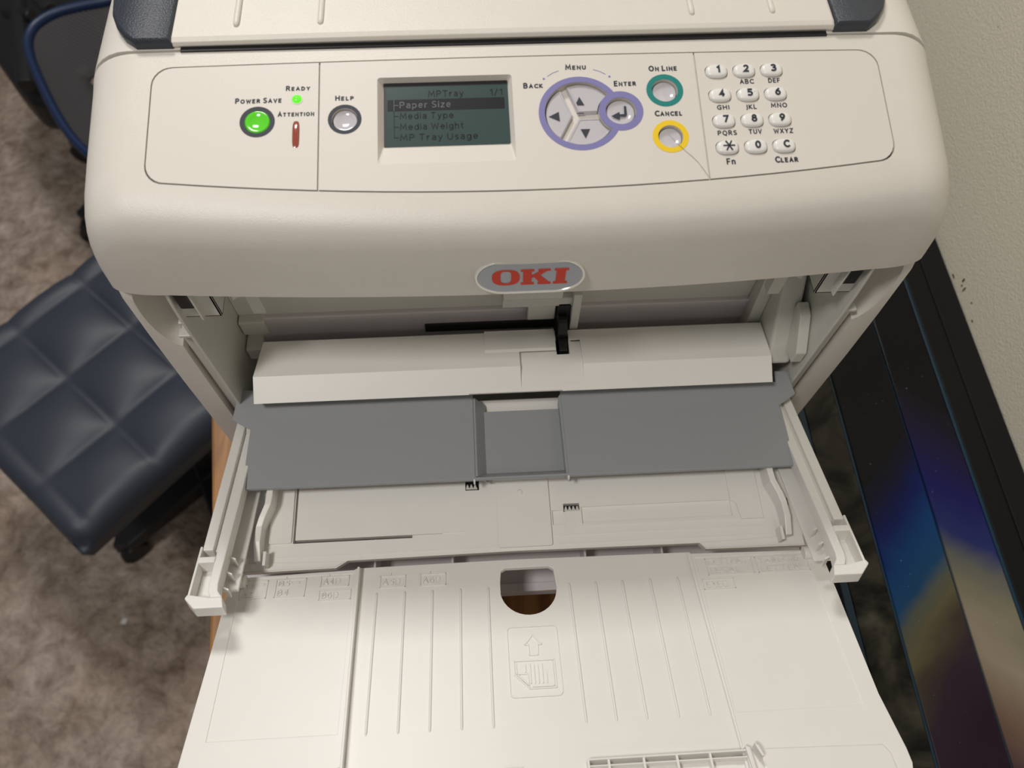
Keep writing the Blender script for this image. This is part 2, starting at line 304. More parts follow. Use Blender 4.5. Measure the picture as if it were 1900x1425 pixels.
# painted resin table along the wall
at = empty('painted_table'); tag(at, 'glossy galaxy painted table with black border against the wall', 'table')
MB().box(.2655, .2725, -.5, .9, -.03, -.0005).build('teal_edge', TEALE, at, bevel=.0008)
MB().box(.273, .3045, -.5, .9, -.03, -.001).build('plank', MARBLE, at, bevel=.0008)['label'] = 'smoky grey marbled plank'
MB().box(.3045, .3065, -.5, .9, -.03, -.0012).build('teal_seam', TEALE, at)
MB().box(.3065, .3618, -.5, .9, -.03, 0).build('plank', GALAXY, at, bevel=.0008)['label'] = 'navy and olive painted plank'
MB().box(.3618, .3636, -.5, .9, -.03, -.0022).build('teal_seam', TEALE, at)
MB().box(.3636, .4075, -.5, .9, -.03, 0).build('plank', GALAXY2, at, bevel=.0008)['label'] = 'navy and tan cloudy painted plank'
MB().box(.4075, .4105, -.5, .9, -.03, .0006).build('teal_seam', TEALE, at, bevel=.0004)
MB().box(.4105, .431, -.5, .9, -.03, .001).build('inner_border', FRAMEB, at, bevel=.0008)
MB().box(.431, .456, -.5, .9, -.03, .002).build('outer_border', FRAMEM, at, bevel=.001)
for x, y in ((.29, -.46), (.43, -.46), (.29, .86), (.43, .86)):
    MB().box(x-.02, x+.02, y-.02, y+.02, FZ, -.03).build('leg', FRAMEM, at, bevel=.002)

# ------------------------------------------------------------------ the printer
P = empty('printer'); tag(P, 'large off-white desktop printer with its front paper tray folded open', 'printer')

# --- body shell: sides, back, top deck
W = .2245
def body_section(y):
    zt = .351+.09*(min(y, .16)-.1) if y < .16 else .3564+.004*min(1, (y-.16)/.2)
    q = [(W, .02), (W, .10), (W, zt-.004)]
    zc = .3735
    for i in range(1, 9):
        t = i/8*math.pi/2
        q.append((W-.026*(1-math.cos(t)), zt-.004+(zc-zt+.004)*math.sin(t)))
    return q
rings = []
ys = [.0925, .095, .11, .14, .2, .3, .42, .52, .545, .552]
for y in ys:
    s_ = body_section(y); k = 1 if y < .53 else (.985 if y < .55 else .96)
    s_ = [(x*k, z if z < .03 else (z if k == 1 else z-.004*(1-k)/.015)) for x, z in s_]
    full = s_+[(-x, z) for x, z in s_[::-1]]
    rings.append([(x, y, z) for x, z in full])
bd = MB().loft(rings).build('body_shell', SHELL, P); smooth_by_angle(bd, 40)
# hollow the front bay out of it is not needed: the bay lies in front of y = .0895
cols = MB()
for s in (-1, 1):
    cx = 0
    # outer column with the handle scoop
    pass
def side_column(s):
    prof = [(0.0915, .02), (.0915, .300), (.0090, .300), (.0047, .292), (.003, .285), (.0012, .24), (.0, .19), (-.0005, .12), (-.0008, .02)]
    xs = [.2082, .2222, .2237, .2243]; off = [0, 0, .0007, .0022]
    r = []
    for x, e in zip(xs, off):
        r.append([(s*x, min(.0915, y+e), z-(e if z > .28 else 0)) for y, z in prof])
    return MB().loft(r)
for s in (-1, 1):
    o = side_column(s).build('side_frame', SHELL, P)
    # scoop: ellipsoid
    el = MB(); rg = []
    for i in range(13):
        t = -math.pi/2+math.pi*i/12; rg.append([(s*.2+.0195*max(0, math.cos(t))**.8*math.cos(a), .000+.030*math.cos(t)*math.sin(a), .2705+.0385*math.sin(t)) for a in [2*math.pi*j/28 for j in range(28)]])
    el.loft(rg); boolean(o, [el]); smooth_by_angle(o, 40)
    smb = MB()
    # inner strip, groove floor and rim
    smb.box(min(s*.1975, s*.2082), max(s*.1975, s*.2082), .0095, .0895, .02, .247)
    smb.box(min(s*.1985, s*.2063), max(s*.1985, s*.2063), .0035, .0895, .02, .245)
    smb.box(min(s*.1985, s*.2066), max(s*.1985, s*.2066), .0005, .006, .2445, .247)
    smb.build('slide_groove', INNER, P, bevel=.0006)
    # scoop back plate
    rr = []
    prof = [(-.0012, .305), (-.0012, .02), (.0895, .02), (.0895, .305)]
    def curve(z): return .1968 if z < .25 else .1968-.0022*((z-.25)/.05)**2
    zz = [.02, .12, .20, .25, .265, .28, .292, .302]
    rg = [[(s*curve(z), -.0014, z), (s*(curve(z)+.0018), -.0014, z), (s*(curve(z)+.0018), .0895, z), (s*curve(z), .0895, z)] for z in zz]
    o = MB().loft(rg).build('bay_side_wall', INNER, P, bevel=.0005)
    MB().box(min(s*.1985, s*.2082), max(s*.1985, s*.2082), .018, .0895, .247, .30).build('scoop_back', SHELL, P)

# --- front cover (the hood)
def cside(bow):
    return None
prof_s = [(.0915, None), (.083, None), (.060, None), (.040, None), (.021, None), (.0130, .3548), (.0065, .3512), (.0015, .3465), (-.0010, .3410), (-.0020, .3355), (-.0027, .3180), (-.0029, .3060), (-.0030, .2945)]
end_s = [(.0915, .3482), (.083, .3450), (.0665, .3410), (.048, .3365), (.0300, .3310), (.0195, .3260), (.0140, .3205), (.0105, .3150), (.0080, .3085), (.0062, .3020), (.0056, .3000), (.0050, .2982), (.0046, .2962)]
bw = [-.0015, -.0012, .0015, .0055, .0107, .0112, .0108, .0102, .0096, .0090, .0080, .0074, .0070]
xs = [0, .02, .04, .06, .08, .10, .12, .14, .155, .17, .18, .188, .1945]+[.1945+.030*math.sin(i/12*math.pi/2) for i in range(1, 13)]
ringsH = []
for x in [-v for v in xs[:0:-1]]+xs:
    ax = abs(x); q = max(0, (ax-.1945)/.030); k = 1-math.sqrt(max(0, 1-q*q)); b = 1-(min(ax, .1945)/.187)**2
    ring = []
    for i, ((y, z), (ye, ze), bb) in enumerate(zip(prof_s, end_s, bw)):
        yy = y-bb*b if bb > 0 or y > .08 else y
        zz_ = PA+PS*yy if z is None else z-PS*bb*b*max(0, 1-(i-4)/5)
        ring.append((x, yy+(ye-yy)*k, zz_+(ze-zz_)*k))
    zb = ring[-1][2]
    zb2 = zb-.002*0
    ring += [(x, ring[-1][1]+.0035, zb-.0003), (x, .050, zb+.001), (x, .0915, zb+.001)]
    ringsH.append(ring)
hood = MB().loft(ringsH).build('front_cover', SHELL, P)
# pocket for the control panel
def panel_outline(g=0, n=10):
    x1 = .185+g; r = .010; p = []
    def yb(x): return .0205-.0107*(1-(x/.185)**2)-g
    def yt(x): return .0822+.0015*(1-(x/.185)**2)+g
    a = [(x1-r+r*math.cos(R(t)), yb(x1-r)+r+r*math.sin(R(t))) for t in range(-90, 1, 15)]
    b_ = [(x1-r+r*math.cos(R(t)), yt(x1-r)-r+r*math.sin(R(t))) for t in range(0, 91, 15)]
    top = [(x, yt(x)) for x in [x1-r-(x1-r)*2*i/20 for i in range(1, 20)]]
    bot = [(x, yb(x)) for x in [-(x1-r)+(x1-r)*2*i/20 for i in range(1, 20)]]
    c = [(-x, y) for x, y in b_[::-1]]; d = [(-x, y) for x, y in a[::-1]]
    return a+b_+top+c+d+bot
pocket = MB().prism(panel_outline(.0007), -.0045, .003, PN)
boolean(hood, [pocket]); smooth_by_angle(hood, 28)

# --- control panel plate
pl = MB().prism(panel_outline(0), -.0043, .0001, PN).build('control_panel', PANEL, P)
S = 1/1.0223                                  # along-slope length to y
MX, MY, EX, EY = .0286, .0505, .0491, .0511
def ell(cx, cy, r, n=56): return circle(cx, cy, r, n, r*S)
cut = MB()
holes = [(-.1322, .0507, .0064), (-.0892, .0508, .0064), (.0725, .0620, .0066), (.0728, .0360, .0063), (EX, EY, .0077)]
for cx, cy, r in holes: cut.prism(ell(cx, cy, r), -.0040, .002, PN)
cut.prism(ell(-.1130, .0628, .0025, 24), -.0040, .002, PN)
def pill(cx, cy, w_, h_, n=10, k=.70):
    # soft stadium outline
    p = []
    for i in range(4*n):
        t = 2*math.pi*i/(4*n); c_, s_ = math.cos(t), math.sin(t); e = k
        p.append((cx+w_/2*math.copysign(abs(c_)**e, c_), cy+h_/2*S*math.copysign(abs(s_)**e, s_)))
    return p
cut.prism(pill(-.1131, .0432, .0036, .0150, k=.55), -.004, .002, PN)
keys = {}
for r_, y in enumerate((.0718, .0580, .0434, .0287)):
    for c_, x in enumerate((.1000, .1144, .1287)):
        xx = x+(.0002, .0004, .0006, .0005)[r_]; keys[(r_, c_)] = (xx, y); cut.prism(pill(xx, y, .0119, .0084, k=.74), -.004, .002, PN)
boolean(pl, [cut])
# menu opening = disc minus the enter collar
mh = MB().prism(ell(MX, MY, .0180, 80), -.0040, .002, PN).build('t', None)
boolean(mh, [MB().prism(ell(EX, EY, .0112, 64), -.006, .004, PN)])
boolean(pl, [mh.data]); bpy.data.objects.remove(mh)
# display pocket with sloping sides: wide at the top, narrow at the bottom
fr = [[PN(x, y, .001) for x, y in rrect(-.0735, -.0045, .0250, .0740, .0016, 3)], [PN(x, y, .0001) for x, y in rrect(-.0730, -.0050, .0255, .0737, .0015, 3)], [PN(x, y, -.0034) for x, y in rrect(-.0706, -.0070, .0365, .0728, .0008, 3)]]
boolean(pl, [MB().loft(fr)])
# panel seams
boolean(pl, [MB().box(-.1024, -.1016, .0, .1, -.0012, .002, PN), MB().box(.0893, .0901, .0, .1, -.0012, .002, PN)])

# display
ds = MB().prism(rrect(-.0704, -.0072, .0367, .0726, .0008, 3), -.0034, -.0030, PN).build('display', LCD, pl); ds['label'] = 'dark green liquid crystal menu display'
def lcdbox(x0, x1, y0, y1, m=LCDBAR, nm='display_bar', h=.0): return MB().box(x0, x1, y0, y1, -.00298+h, -.00292+h, PN).build(nm, m, pl)
lcdbox(-.0704, -.0072, .0704, .0725, BLACK, 'display_border'); lcdbox(-.0704, -.0690, .0368, .0704, BLACK, 'display_border')
# display coordinates: columns/rows measured on the glass
dx = lambda f: -.0672+f*.0580
rowy = (.0640, .0579, .0518, .0458, .0398)     # baselines
lcdbox(dx(-.02), dx(1.0), rowy[1]-.0014, rowy[1]+.0050)
def lcdtext(s, f0, f1, row, m=LCDBAR, h=.0, cap=.0038):
    text_mb(s, dx(f0), dx(f1), rowy[row], cap, PN, h=-.00296+h, th=.00005, bold=.068).build('display_text', m, pl)
lcdtext('MPTray', .335, .645, 0); lcdtext('1/1', .875, .985, 0)
lcdtext('Paper Size', .085, .53, 1, LCDTXT, .0001)
lcdtext('Media Type', .085, .55, 2); lcdtext('Media Weight', .085, .635, 3); lcdtext('MP Tray Usage', .085, .755, 4)
tr = MB(); tr.box(dx(.034), dx(.039), rowy[4]+.0018, rowy[1]-.0014, -.00296, -.0029, PN)
for k in (2, 3, 4): tr.box(dx(.034), dx(.076), rowy[k]+.0016, rowy[k]+.0020, -.00296, -.0029, PN)
tr.build('display_text', LCDBAR, pl)
tr = MB(); tr.box(dx(.034), dx(.039), rowy[1]-.0014, rowy[1]+.005, -.00288, -.0028, PN); tr.box(dx(.034), dx(.076), rowy[1]+.0016, rowy[1]+.0020, -.00288, -.0028, PN)
tr.build('display_text', LCDTXT, pl)

# printed rings
def ring(name, cx, cy, ro, ri, m):
    n = 64; o_ = ell(cx, cy, ro, n); i_ = ell(cx, cy, ri, n)
    v = [PN(*p, .0001) for p in o_]+[PN(*p, .00028) for p in o_]+[PN(*p, .00028) for p in i_]+[PN(*p, .0001) for p in i_]
    f = [[k*n+i, k*n+(i+1) % n, ((k+1) % 4)*n+(i+1) % n, ((k+1) % 4)*n+i] for k in range(4) for i in range(n)]
    return MB().add(v, f).build(name, m, pl)
ring('button_ring', -.1322, .0507, .0086, .0064, INK)['label'] = 'black ring of the power save button'
ring('button_ring', -.0892, .0508, .0083, .0064, INK)['label'] = 'black ring of the help button'
ring('button_ring', .0725, .0620, .0094, .0066, TEAL)['label'] = 'teal green ring'
ring('button_ring', .0728, .0360, .0091, .0063, YELLOW)['label'] = 'yellow ring'
mr_ = MB().prism(ell(MX, MY, .0211, 96), .0, .0003, PN).build('menu_ring', PURPLE, pl)
boolean(mr_, [MB().prism(ell(EX, EY, .0113, 64), .0, .0003, PN)], 'UNION')
ih = MB().prism(ell(MX, MY, .0180, 96), -.002, .003, PN).build('t', None); boolean(ih, [MB().prism(ell(EX, EY, .0112, 64), -.004, .006, PN)])
boolean(mr_, [ih.data, MB().prism(ell(EX, EY, .0077, 64), -.002, .003, PN)]); bpy.data.objects.remove(ih); mr_['label'] = 'lavender figure-eight ring'
# lenses: dished round buttons standing in their wells
def lens(name, cx, cy, r, m, top=.0006, dish=.0009):
    pr = [(r*.96, -.0038), (r*.95, top-.0006), (r*.90, top), (r*.82, top+.0001), (r*.66, top-.0004), (r*.4, top-dish), (r*.12, top-dish-.0001)]
    n = 40; rg = [[PN(*p, h) for p in ell(cx, cy, q, n)] for q, h in pr]
    o = MB().loft(rg).build(name, m, pl); smooth_by_angle(o, 50); return o
lens('power_save_button', -.1322, .0507, .0064, GREENL, .0004)['label'] = 'round button glowing green'
lens('help_button', -.0892, .0508, .0064, GREYKEY, -.0012)
lens('on_line_button', .0725, .0620, .0066, GREYKEY, -.0018)
lens('cancel_button', .0728, .0360, .0063, GREYKEY, -.0018)
lens('enter_button', EX, EY, .0077, GREYKEY, -.0016, .0007)
for cx in (-.0892, .0725, .0728):
    pass
def dome(name, outline, hs, m, lab=None):
    rg = []
    for sc_, h in hs:
        cx = sum(p[0] for p in outline)/len(outline); cy = sum(p[1] for p in outline)/len(outline)
        rg.append([PN(cx+(x-cx)*sc_, cy+(y-cy)*sc_, h) for x, y in outline])
    o = MB().loft(rg).build(name, m, pl); smooth_by_angle(o, 60)
    if lab: o['label'] = lab
    return o
dome('ready_light', ell(-.1130, .0628, .0024, 24), [(1, -.003), (1, .0002), (.85, .0008), (.5, .0013), (.1, .0015)], GREENB, 'small bright green ready lamp')
dome('attention_light', pill(-.1131, .0432, .0035, .0148, k=.55), [(1, -.003), (1, .0001), (.8, .0006), (.4, .0009), (.1, .001)], REDL, 'slim orange red attention lamp')
ring('light_bezel', -.1130, .0628, .0030, .0025, PANEL)
# three menu keys as sectors
def sector(name, a0, a1, gap=.0006, r=.0174):
    c0 = Vector((MX-.0020, MY-.0004))
    pts = []
    n = 24
    for i in range(n+1):
        a = R(a0+(a1-a0)*i/n); d = Vector((math.cos(a), math.sin(a)))
        q = Vector((MX, MY))+d*r; pts.append((q.x, MY+(q.y-MY)*S))
    mid = R((a0+a1)/2); c0 = c0+Vector((math.cos(mid), math.sin(mid)))*.0016
    pts.append((c0.x, c0.y)); return pts
def menukey(name, a0, a1, lab):
    pts = sector(name, a0, a1); cx = sum(p[0] for p in pts)/len(pts); cy = sum(p[1] for p in pts)/len(pts)
    rg = [[PN(cx+(x-cx)*k, cy+(y-cy)*k, h) for x, y in pts] for k, h in ((.97, -.0039), (.965, -.0018), (.93, -.0012), (.88, -.0012), (.84, -.0016))]
    o = MB().loft(rg).build(name, GREYKEY, pl)
    boolean(o, [MB().prism(ell(EX, EY, .0118, 64), -.006, .004, PN)]); smooth_by_angle(o, 40); o['label'] = lab
menukey('menu_up_key', 5, 112, 'grey key with up triangle'); menukey('menu_back_key', 121, 232, 'grey key with left triangle'); menukey('menu_down_key', 241, 355, 'grey key with down triangle')
def glyph(name, poly, h=-.0015, m=INK): return MB().prism(poly, h, h+.0002, PN).build(name, m, pl)
glyph('arrow_mark', [(.0264, .0559), (.0311, .0559), (.0288, .0607)]); glyph('arrow_mark', [(.0127, .0499), (.0181, .0471), (.0178, .0525)])
glyph('arrow_mark', [(.0282, .0424), (.0329, .0424), (.0304, .0373)])
glyph('enter_mark', [(.0443, .0493), (.0484, .0473), (.0484, .0489), (.0512, .0489), (.0522, .0499), (.0522, .0547), (.0511, .0547), (.0509, .0502), (.0486, .0501), (.0486, .0515)])
glyph('key_notch', [(.0269, .0511), (.0305, .0511), (.0305, .0515), (.0269, .0515)])
glyph('key_notch', [(.0285, .0329), (.0308, .0329), (.0305, .0336), (.0288, .0336)])

# number keys
names = [['1', '2', '3'], ['4', '5', '6'], ['7', '8', '9'], ['*', '0', 'C']]
first = None
for (r_, c_), (x, y) in keys.items():
    o = dome('number_key', pill(x, y, .0111, .0077, k=.74), [(1, -.003), (1, .0003), (.95, .0010), (.86, .0015), (.7, .0018), (.4, .0020), (.1, .00202)], KEYW)
    s = names[r_][c_]; o['label'] = 'white oval key marked '+{'*': 'with a star'}.get(s, s)
    hh = .0021
    if s == '*':
        g = MB()
        for a in (0, 60, 120):
            d = Vector((math.cos(R(a)), math.sin(R(a)))); p_ = Vector((-d.y, d.x))*.00035; c0 = Vector((x+.0004, y+.0002))
            q = [c0+d*.0029+p_, c0-d*.0029+p_, c0-d*.0029-p_, c0+d*.0029-p_]; g.prism([(v.x, v.y) for v in q], hh-.0003, hh+.0002, PN)
        g.build('key_marking', INK, pl)
    else:
        wd = .0017 if s == '1' else .0029
        text_mb(s, x+.0005-wd/2, x+.0005+wd/2, y-.0018, .0042, PN, h=hh-.0003, th=.0005, bold=.105, slope=S).build('key_marking', INK, pl)
MB().cyl(PN(.1178, .0590, .0015), PN(.1178, .0590, .0023), .0003, 8).build('key_dot', KEYW, pl)
# lettering on the panel: text, left x, right x, baseline y, capital height, small caps
LT = [('Ready', -.1184, -.1067, .0676, .0027), ('Power Save', -.1433, -.1207, .0611, .0029), ('Attention', -.1221, -.1044, .0532, .0027), ('Help', -.0938, -.0849, .0613, .0028),
      ('Menu', .0228, .0331, .0753, .0030), ('Back', .0008, .0104, .0653, .0030), ('Enter', .0470, .0580, .0651, .0030), ('On Line', .0656, .0799, .0732, .0031), ('Cancel', .0662, .0798, .0474, .0031), ('Clear', .1238, .1351, .0198, .0033)]
for s, a, b, y, cp in LT: text_mb(s, a-.0002, b+.0002, y-.0001, cp*1.10, PN, h=.0001, th=.0001, bold=.108, small=True, slope=S).build('lettering', INK, pl)
LK = [('ABC', .1152, .0644, .0072), ('DEF', .1295, .0646, .0062), ('GHI', .1012, .0500, .0064), ('JKL', .1156, .0499, .0057), ('MNO', .1300, .0503, .0084), ('PQRS', .1015, .0356, .0098), ('TUV', .1158, .0359, .0068), ('WXYZ', .1301, .0358, .0100), ('Fn', .1014, .0195, .0045)]
for s, cx, y, wd in LK: text_mb(s, cx-wd/2, cx+wd/2, y, .0036 if s == 'Fn' else .0028, PN, h=.0001, th=.0001, bold=.10, slope=S).build('lettering', INK, pl)
# arcs and dots beside MENU
g = MB(); g.prism(ell(.0113, .0705, .0006, 12), .0001, .0002, PN); g.prism(ell(.0449, .0708, .0006, 12), .0001, .0002, PN)
for pts in (((.0131, .0718), (.0160, .0737), (.0191, .0749)), ((.0368, .0751), (.0400, .0740), (.0430, .0722))):
    for (x0, y0), (x1, y1) in zip(pts, pts[1:]):
        n_ = Vector((-(y1-y0), x1-x0)).normalized()*.00016; g.prism([(x0+n_.x, y0+n_.y), (x1+n_.x, y1+n_.y), (x1-n_.x, y1-n_.y), (x0-n_.x, y0-n_.y)], .0001, .0002, PN)
g.build('menu_arc', PURPLE, pl)

# --- badge on the hood; local face frame: x, height along face, out
BX, BZ0 = .0008, .3136                # centre
tilt = Vector((0, .20, .98)).normalized(); bn = Vector((0, -.98, .20))
bc = Vector((BX, -.0117, BZ0))
def BN(x, y, h): p = bc+Vector((x, 0, 0))+tilt*y+bn*h; return tuple(p)
def stadium(hw, hh, n=14):
    r = hh; ex = hw-r*1.35
    return [(ex+r*1.35*math.cos(t), r*math.sin(t)) for t in [R(-90+180*i/n) for i in range(n+1)]]+[(-ex-r*1.35*math.cos(t), -r*math.sin(t)) for t in [R(-90+180*i/n) for i in range(n+1)]]
bg_ = MB().loft([[BN(x, y, h) for x, y in stadium(a, b_)] for a, b_, h in ((.0292, .0119, -.003), (.0292, .0119, .0006), (.0288, .0115, .0012), (.0278, .0105, .0012), (.0274, .0101, .0007))]).build('logo_badge', CHROME, P); smooth_by_angle(bg_, 35)
MB().prism(stadium(.0273, .0100), .0002, .0009, BN).build('badge_plate', SILVER, bg_)
sh = .13
def BL(poly): return [(x+sh*y*0+.0, y) for x, y in poly]
def supell(cx, cy, a, b_, e, n=32):
    return [(cx+a*math.copysign(abs(math.cos(t))**e, math.cos(t)), cy+b_*math.copysign(abs(math.sin(t))**e, math.sin(t))) for t in [2*math.pi*i/n for i in range(n)]]
o = MB().prism(supell(-.0127, 0, .0073, .0052, .80), .0009, .0013, BN).build('badge_letter', RED, bg_); boolean(o, [MB().prism(supell(-.0127, .0002, .0028, .0043, .55), 0, .003, BN)]); o['label'] = 'red letter O'
hK = .0052
o = MB()
Kp = [(-.0049, hK), (-.0049, hK-.0011), (-.0037, hK-.0011), (-.0037, -hK+.0011), (-.0049, -hK+.0011), (-.0049, -hK), (.0021, -hK), (.0021, -hK+.0011), (.0008, -hK+.0011), (.0008, -.0006), (.0020, .0000),
      (.0051, -hK+.0011), (.0040, -hK+.0011), (.0040, -hK), (.0109, -hK), (.0109, -hK+.0011), (.0100, -hK+.0011), (.0050, .0012), (.0088, hK-.0011), (.0106, hK-.0011), (.0106, hK), (.0042, hK), (.0042, hK-.0011), (.0056, hK-.0011), (.0008, .0008), (.0008, hK-.0011), (.0021, hK-.0011), (.0021, hK)]
o.prism(Kp, .0009, .0013, BN); o.build('badge_letter', RED, bg_)['label'] = 'red letter K'
Ip = [(.0127, hK), (.0127, hK-.0011), (.0138, hK-.0011), (.0134, -hK+.0011), (.0121, -hK+.0011), (.0121, -hK), (.0196, -hK), (.0196, -hK+.0011), (.0183, -hK+.0011), (.0187, hK-.0011), (.0202, hK-.0011), (.0202, hK)]
MB().prism(Ip, .0009, .0013, BN).build('badge_letter', RED, bg_)['label'] = 'red letter I'

# --- top cover and corner handles
tc_ = MB()
prof = [(.0933, .3755), (.0940, .3775), (.0965, .3785), (.13, .3795), (.20, .380), (.34, .372), (.50, .366), (.50, .360), (.0955, .3710)]
rg = []
for x in (-.1757, -.1745, -.08, 0, .08, .1632, .1645):
    e = .0006 if abs(x) > .17 or x > .164 else 0
    rg.append([(x, y+(.0 if i else 0), z-e if z > .373 else z) for i, (y, z) in enumerate(prof)])
o = tc_.loft(rg).build('top_cover', SHELL, P, bevel=.0004)
for x in (-.1438, -.1013, .0905, .1330):
    rg = []
    for y, z, r in ((.1025, .3787, .0006), (.1035, .3789, .0014), (.106, .3790, .0016), (.13, .3795, .0016), (.20, .3800, .0016), (.21, .3799, .0004)):
        rg.append([(x+r*math.cos(t), y, z+r*.75*math.sin(t)) for t in [math.pi*i/8 for i in range(9)]]+[(x-r, y, z-.001), (x+r, y, z-.001)])
    MB().loft(rg).build('rib', SHELL, o, smooth=True)
# black strip put in for the shade in the gap under the cover edge
MB().box(-.172, .161, .0912, .0960, .366, .3738).build('cover_gap_shade', BLACK, P)
for s in (-1, 1):
    cx = -.0055
    pl_ = [(.1700, .0932), (.1880, .0932), (.1942, .0985), (.1992, .1060), (.2028, .1150), (.2045, .1285), (.2050, .20), (.2040, .27), (.198, .29), (.1700, .29)]
    pp = [(cx+s*x, y) for x, y in pl_]
    h_ = MB().loft([[(x, y, z) for x, y in [(cx+s*(.187+(abs(a-cx)-.187)*k), .19+(b-.19)*k2) for a, b in pp]] for k, k2, z in ((1, 1, .371), (1, 1, .3768), (.97, .995, .3782), (.88, .985, .3792))]).build('corner_handle', HANDLE, P); smooth_by_angle(h_, 40)
    h_['label'] = 'charcoal textured corner handle'

# --- the bay behind the open front
bay = MB()
bay.box(-.1965, .1965, .056, .0895, .02, .2955)
b_o = bay.build('bay_back_wall', INNER, P)
MB().box(-.1955, .1955, .0525, .057, .150, .1815).build('bay_rail', LILAC, P, bevel=.0008)
MB().box(-.1965, .1965, .0, .0895, .02, .10).build('bay_floor', INNER, P)
# feed slot drawn as a black bar on the rail
MB().box(-.0665, .0285, .0505, .0535, .158, .1665).build('feed_slot', BLACK, P)
MB().box(-.196, -.178, .049, .057, .166, .182).build('corner_bracket', INNER, P, bevel=.0008)
MB().box(-.196, -.184, .040, .057, .146, .160).build('corner_bracket', INNER, P, bevel=.0008)
# underside fittings of the hood in the middle
MB().box(-.0118, .0245, .012, .030, .2545, .2945).build('latch_block', INNER, P, bevel=.001)
MB().box(-.0105, .0440, .044, .056, .196, .206).build('latch_block', INNER, P, bevel=.0008)
MB().box(.0075, .0270, .046, .056, .176, .197).build('latch_block', INNER, P, bevel=.0008)
MB().box(.0375, .0435, .040, .056, .135, .215).build('roller_guide', INNER, P, bevel=.0008)
# pick-up roller arm
rl = MB(); rl.box(.0282, .0375, .044, .056, .125, .199); rl.cyl((.0285, .040, .178), (.0350, .040, .178), .009, 20); rl.box(.0290, .0350, .022, .046, .150, .172)
rl.cyl((.0290, .030, .160), (.0345, .030, .160), .008, 20); rl.build('pickup_roller', BLACK, P, bevel=.0006)
# right hand stepped block
def xz(poly, x0, x1, nm, m=INNER, bv=.001):
    return MB().prism(poly, x0, x1, lambda a, b, h: (h, a, b)).build(nm, m, P, bevel=bv)
xz([(.056, .235), (.046, .232), (.008, .166), (.020, .148), (.056, .148)], .1775, .1935, 'guide_block', INNER, .002)
xz([(.056, .235), (.048, .230), (.040, .150), (.056, .148)], .1685, .1775, 'guide_block', INNER, .001)
xz([(.030, .212), (.020, .210), (.002, .190), (.002, .178), (.012, .176), (.030, .190)], .1885, .1960, 'guide_nub', INNER, .0008)
# hinge brackets near the hood, left and right
def bracket(s, c):
    X = lambda v: c+s*v
    m = MB()
    def B(x0, x1, y0, y1, z0, z1): m.box(min(X(x0), X(x1)), max(X(x0), X(x1)), y0, y1, z0, z1)
    B(.1745, .1965, .004, .0055, .262, .2945); B(.1745, .176, .004, .020, .262, .2945); B(.183, .1842, -.001, .012, .266, .2945)
    B(.1745, .1965, .004, .018, .262, .2632)
    m.build('hinge_bracket', INNER, P, bevel=.0003)
    n = MB(); n.cyl((X(.172), .018, .262), (X(.163), .024, .262), .0032, 14); n.box(min(X(.158), X(.166)), max(X(.158), X(.166)), .022, .030, .235, .262); n.build('pivot_pin', INNER, P, bevel=.0004)
    k = MB(); k.box(min(X(.1845), X(.1925)), max(X(.1845), X(.1925)), -.0005, .010, .277, .2945)
    k.build('spring_catch', BLACK, P, bevel=.001)
bracket(-1, -.0015); bracket(1, 0)

# --- paper feed housing (white block above the flap)
hp = [(.0385, .1728), (.008, .1779), (-.0085, .1697), (.0, .1560), (.0385, .150)]
xs_ = [-.1827, -.1815, .1752, .1765]
def hx(x, i): return x
rg = [[(x+(.003 if x < 0 else 0)*(i == 0), y, z) for i, (y, z) in enumerate(hp)] for x in (-.1827, .1765)]
fh = MB().loft(rg).build('feed_housing', TRAYM, P)
boolean(fh, [MB().prism([(.0268, .0187), (.0360, .0187), (.0360, .05), (.0268, .05)], .12, .20), MB().prism([(-.0375, -.02), (.0305, -.02), (.0288, -.0078), (-.0360, -.0078)], .12, .20)])
slope_h = lambda x, y, h: (x, y, (.1793-.17*y if y > .008 else .1739+.5*y)+h)
boolean(fh, [MB().loft([[(x, y, z) for x, y in ((.0003, -.0048), (.0440, -.0048), (.0440, .0395), (.0262, .0395), (.0262, .0214), (.0003, .0214))] for z in (.1700, .1700)][:1]+[[(x, y, .20) for x, y in ((.0003, -.0048), (.0440, -.0048), (.0440, .0395), (.0262, .0395), (.0262, .0214), (.0003, .0214))]])]) if False else None
# shallow curved saddle to the right of the centre
sd = []
for x in (.0003, .0440):
    sd.append([(x, y, z) for y, z in ((.030, .1712), (.021, .1724), (.012, .1745), (.004, .1738), (-.0048, .1711), (-.0048, .19), (.030, .19))])
boolean(fh, [MB().loft(sd)]); smooth_by_angle(fh, 20)
pad = MB().prism([(.0395, .1725+.0012), (.0225, .1755+.0012), (.0205, .1758), (.0395, .168)], -.0238, .0262, lambda a, b, h: (h, a, b)).build('separator_pad', TRAYM, fh, bevel=.0002)
MB().box(.0375, .0447, .030, .0385, .150, .1725).build('housing_tab', TRAYM, fh)

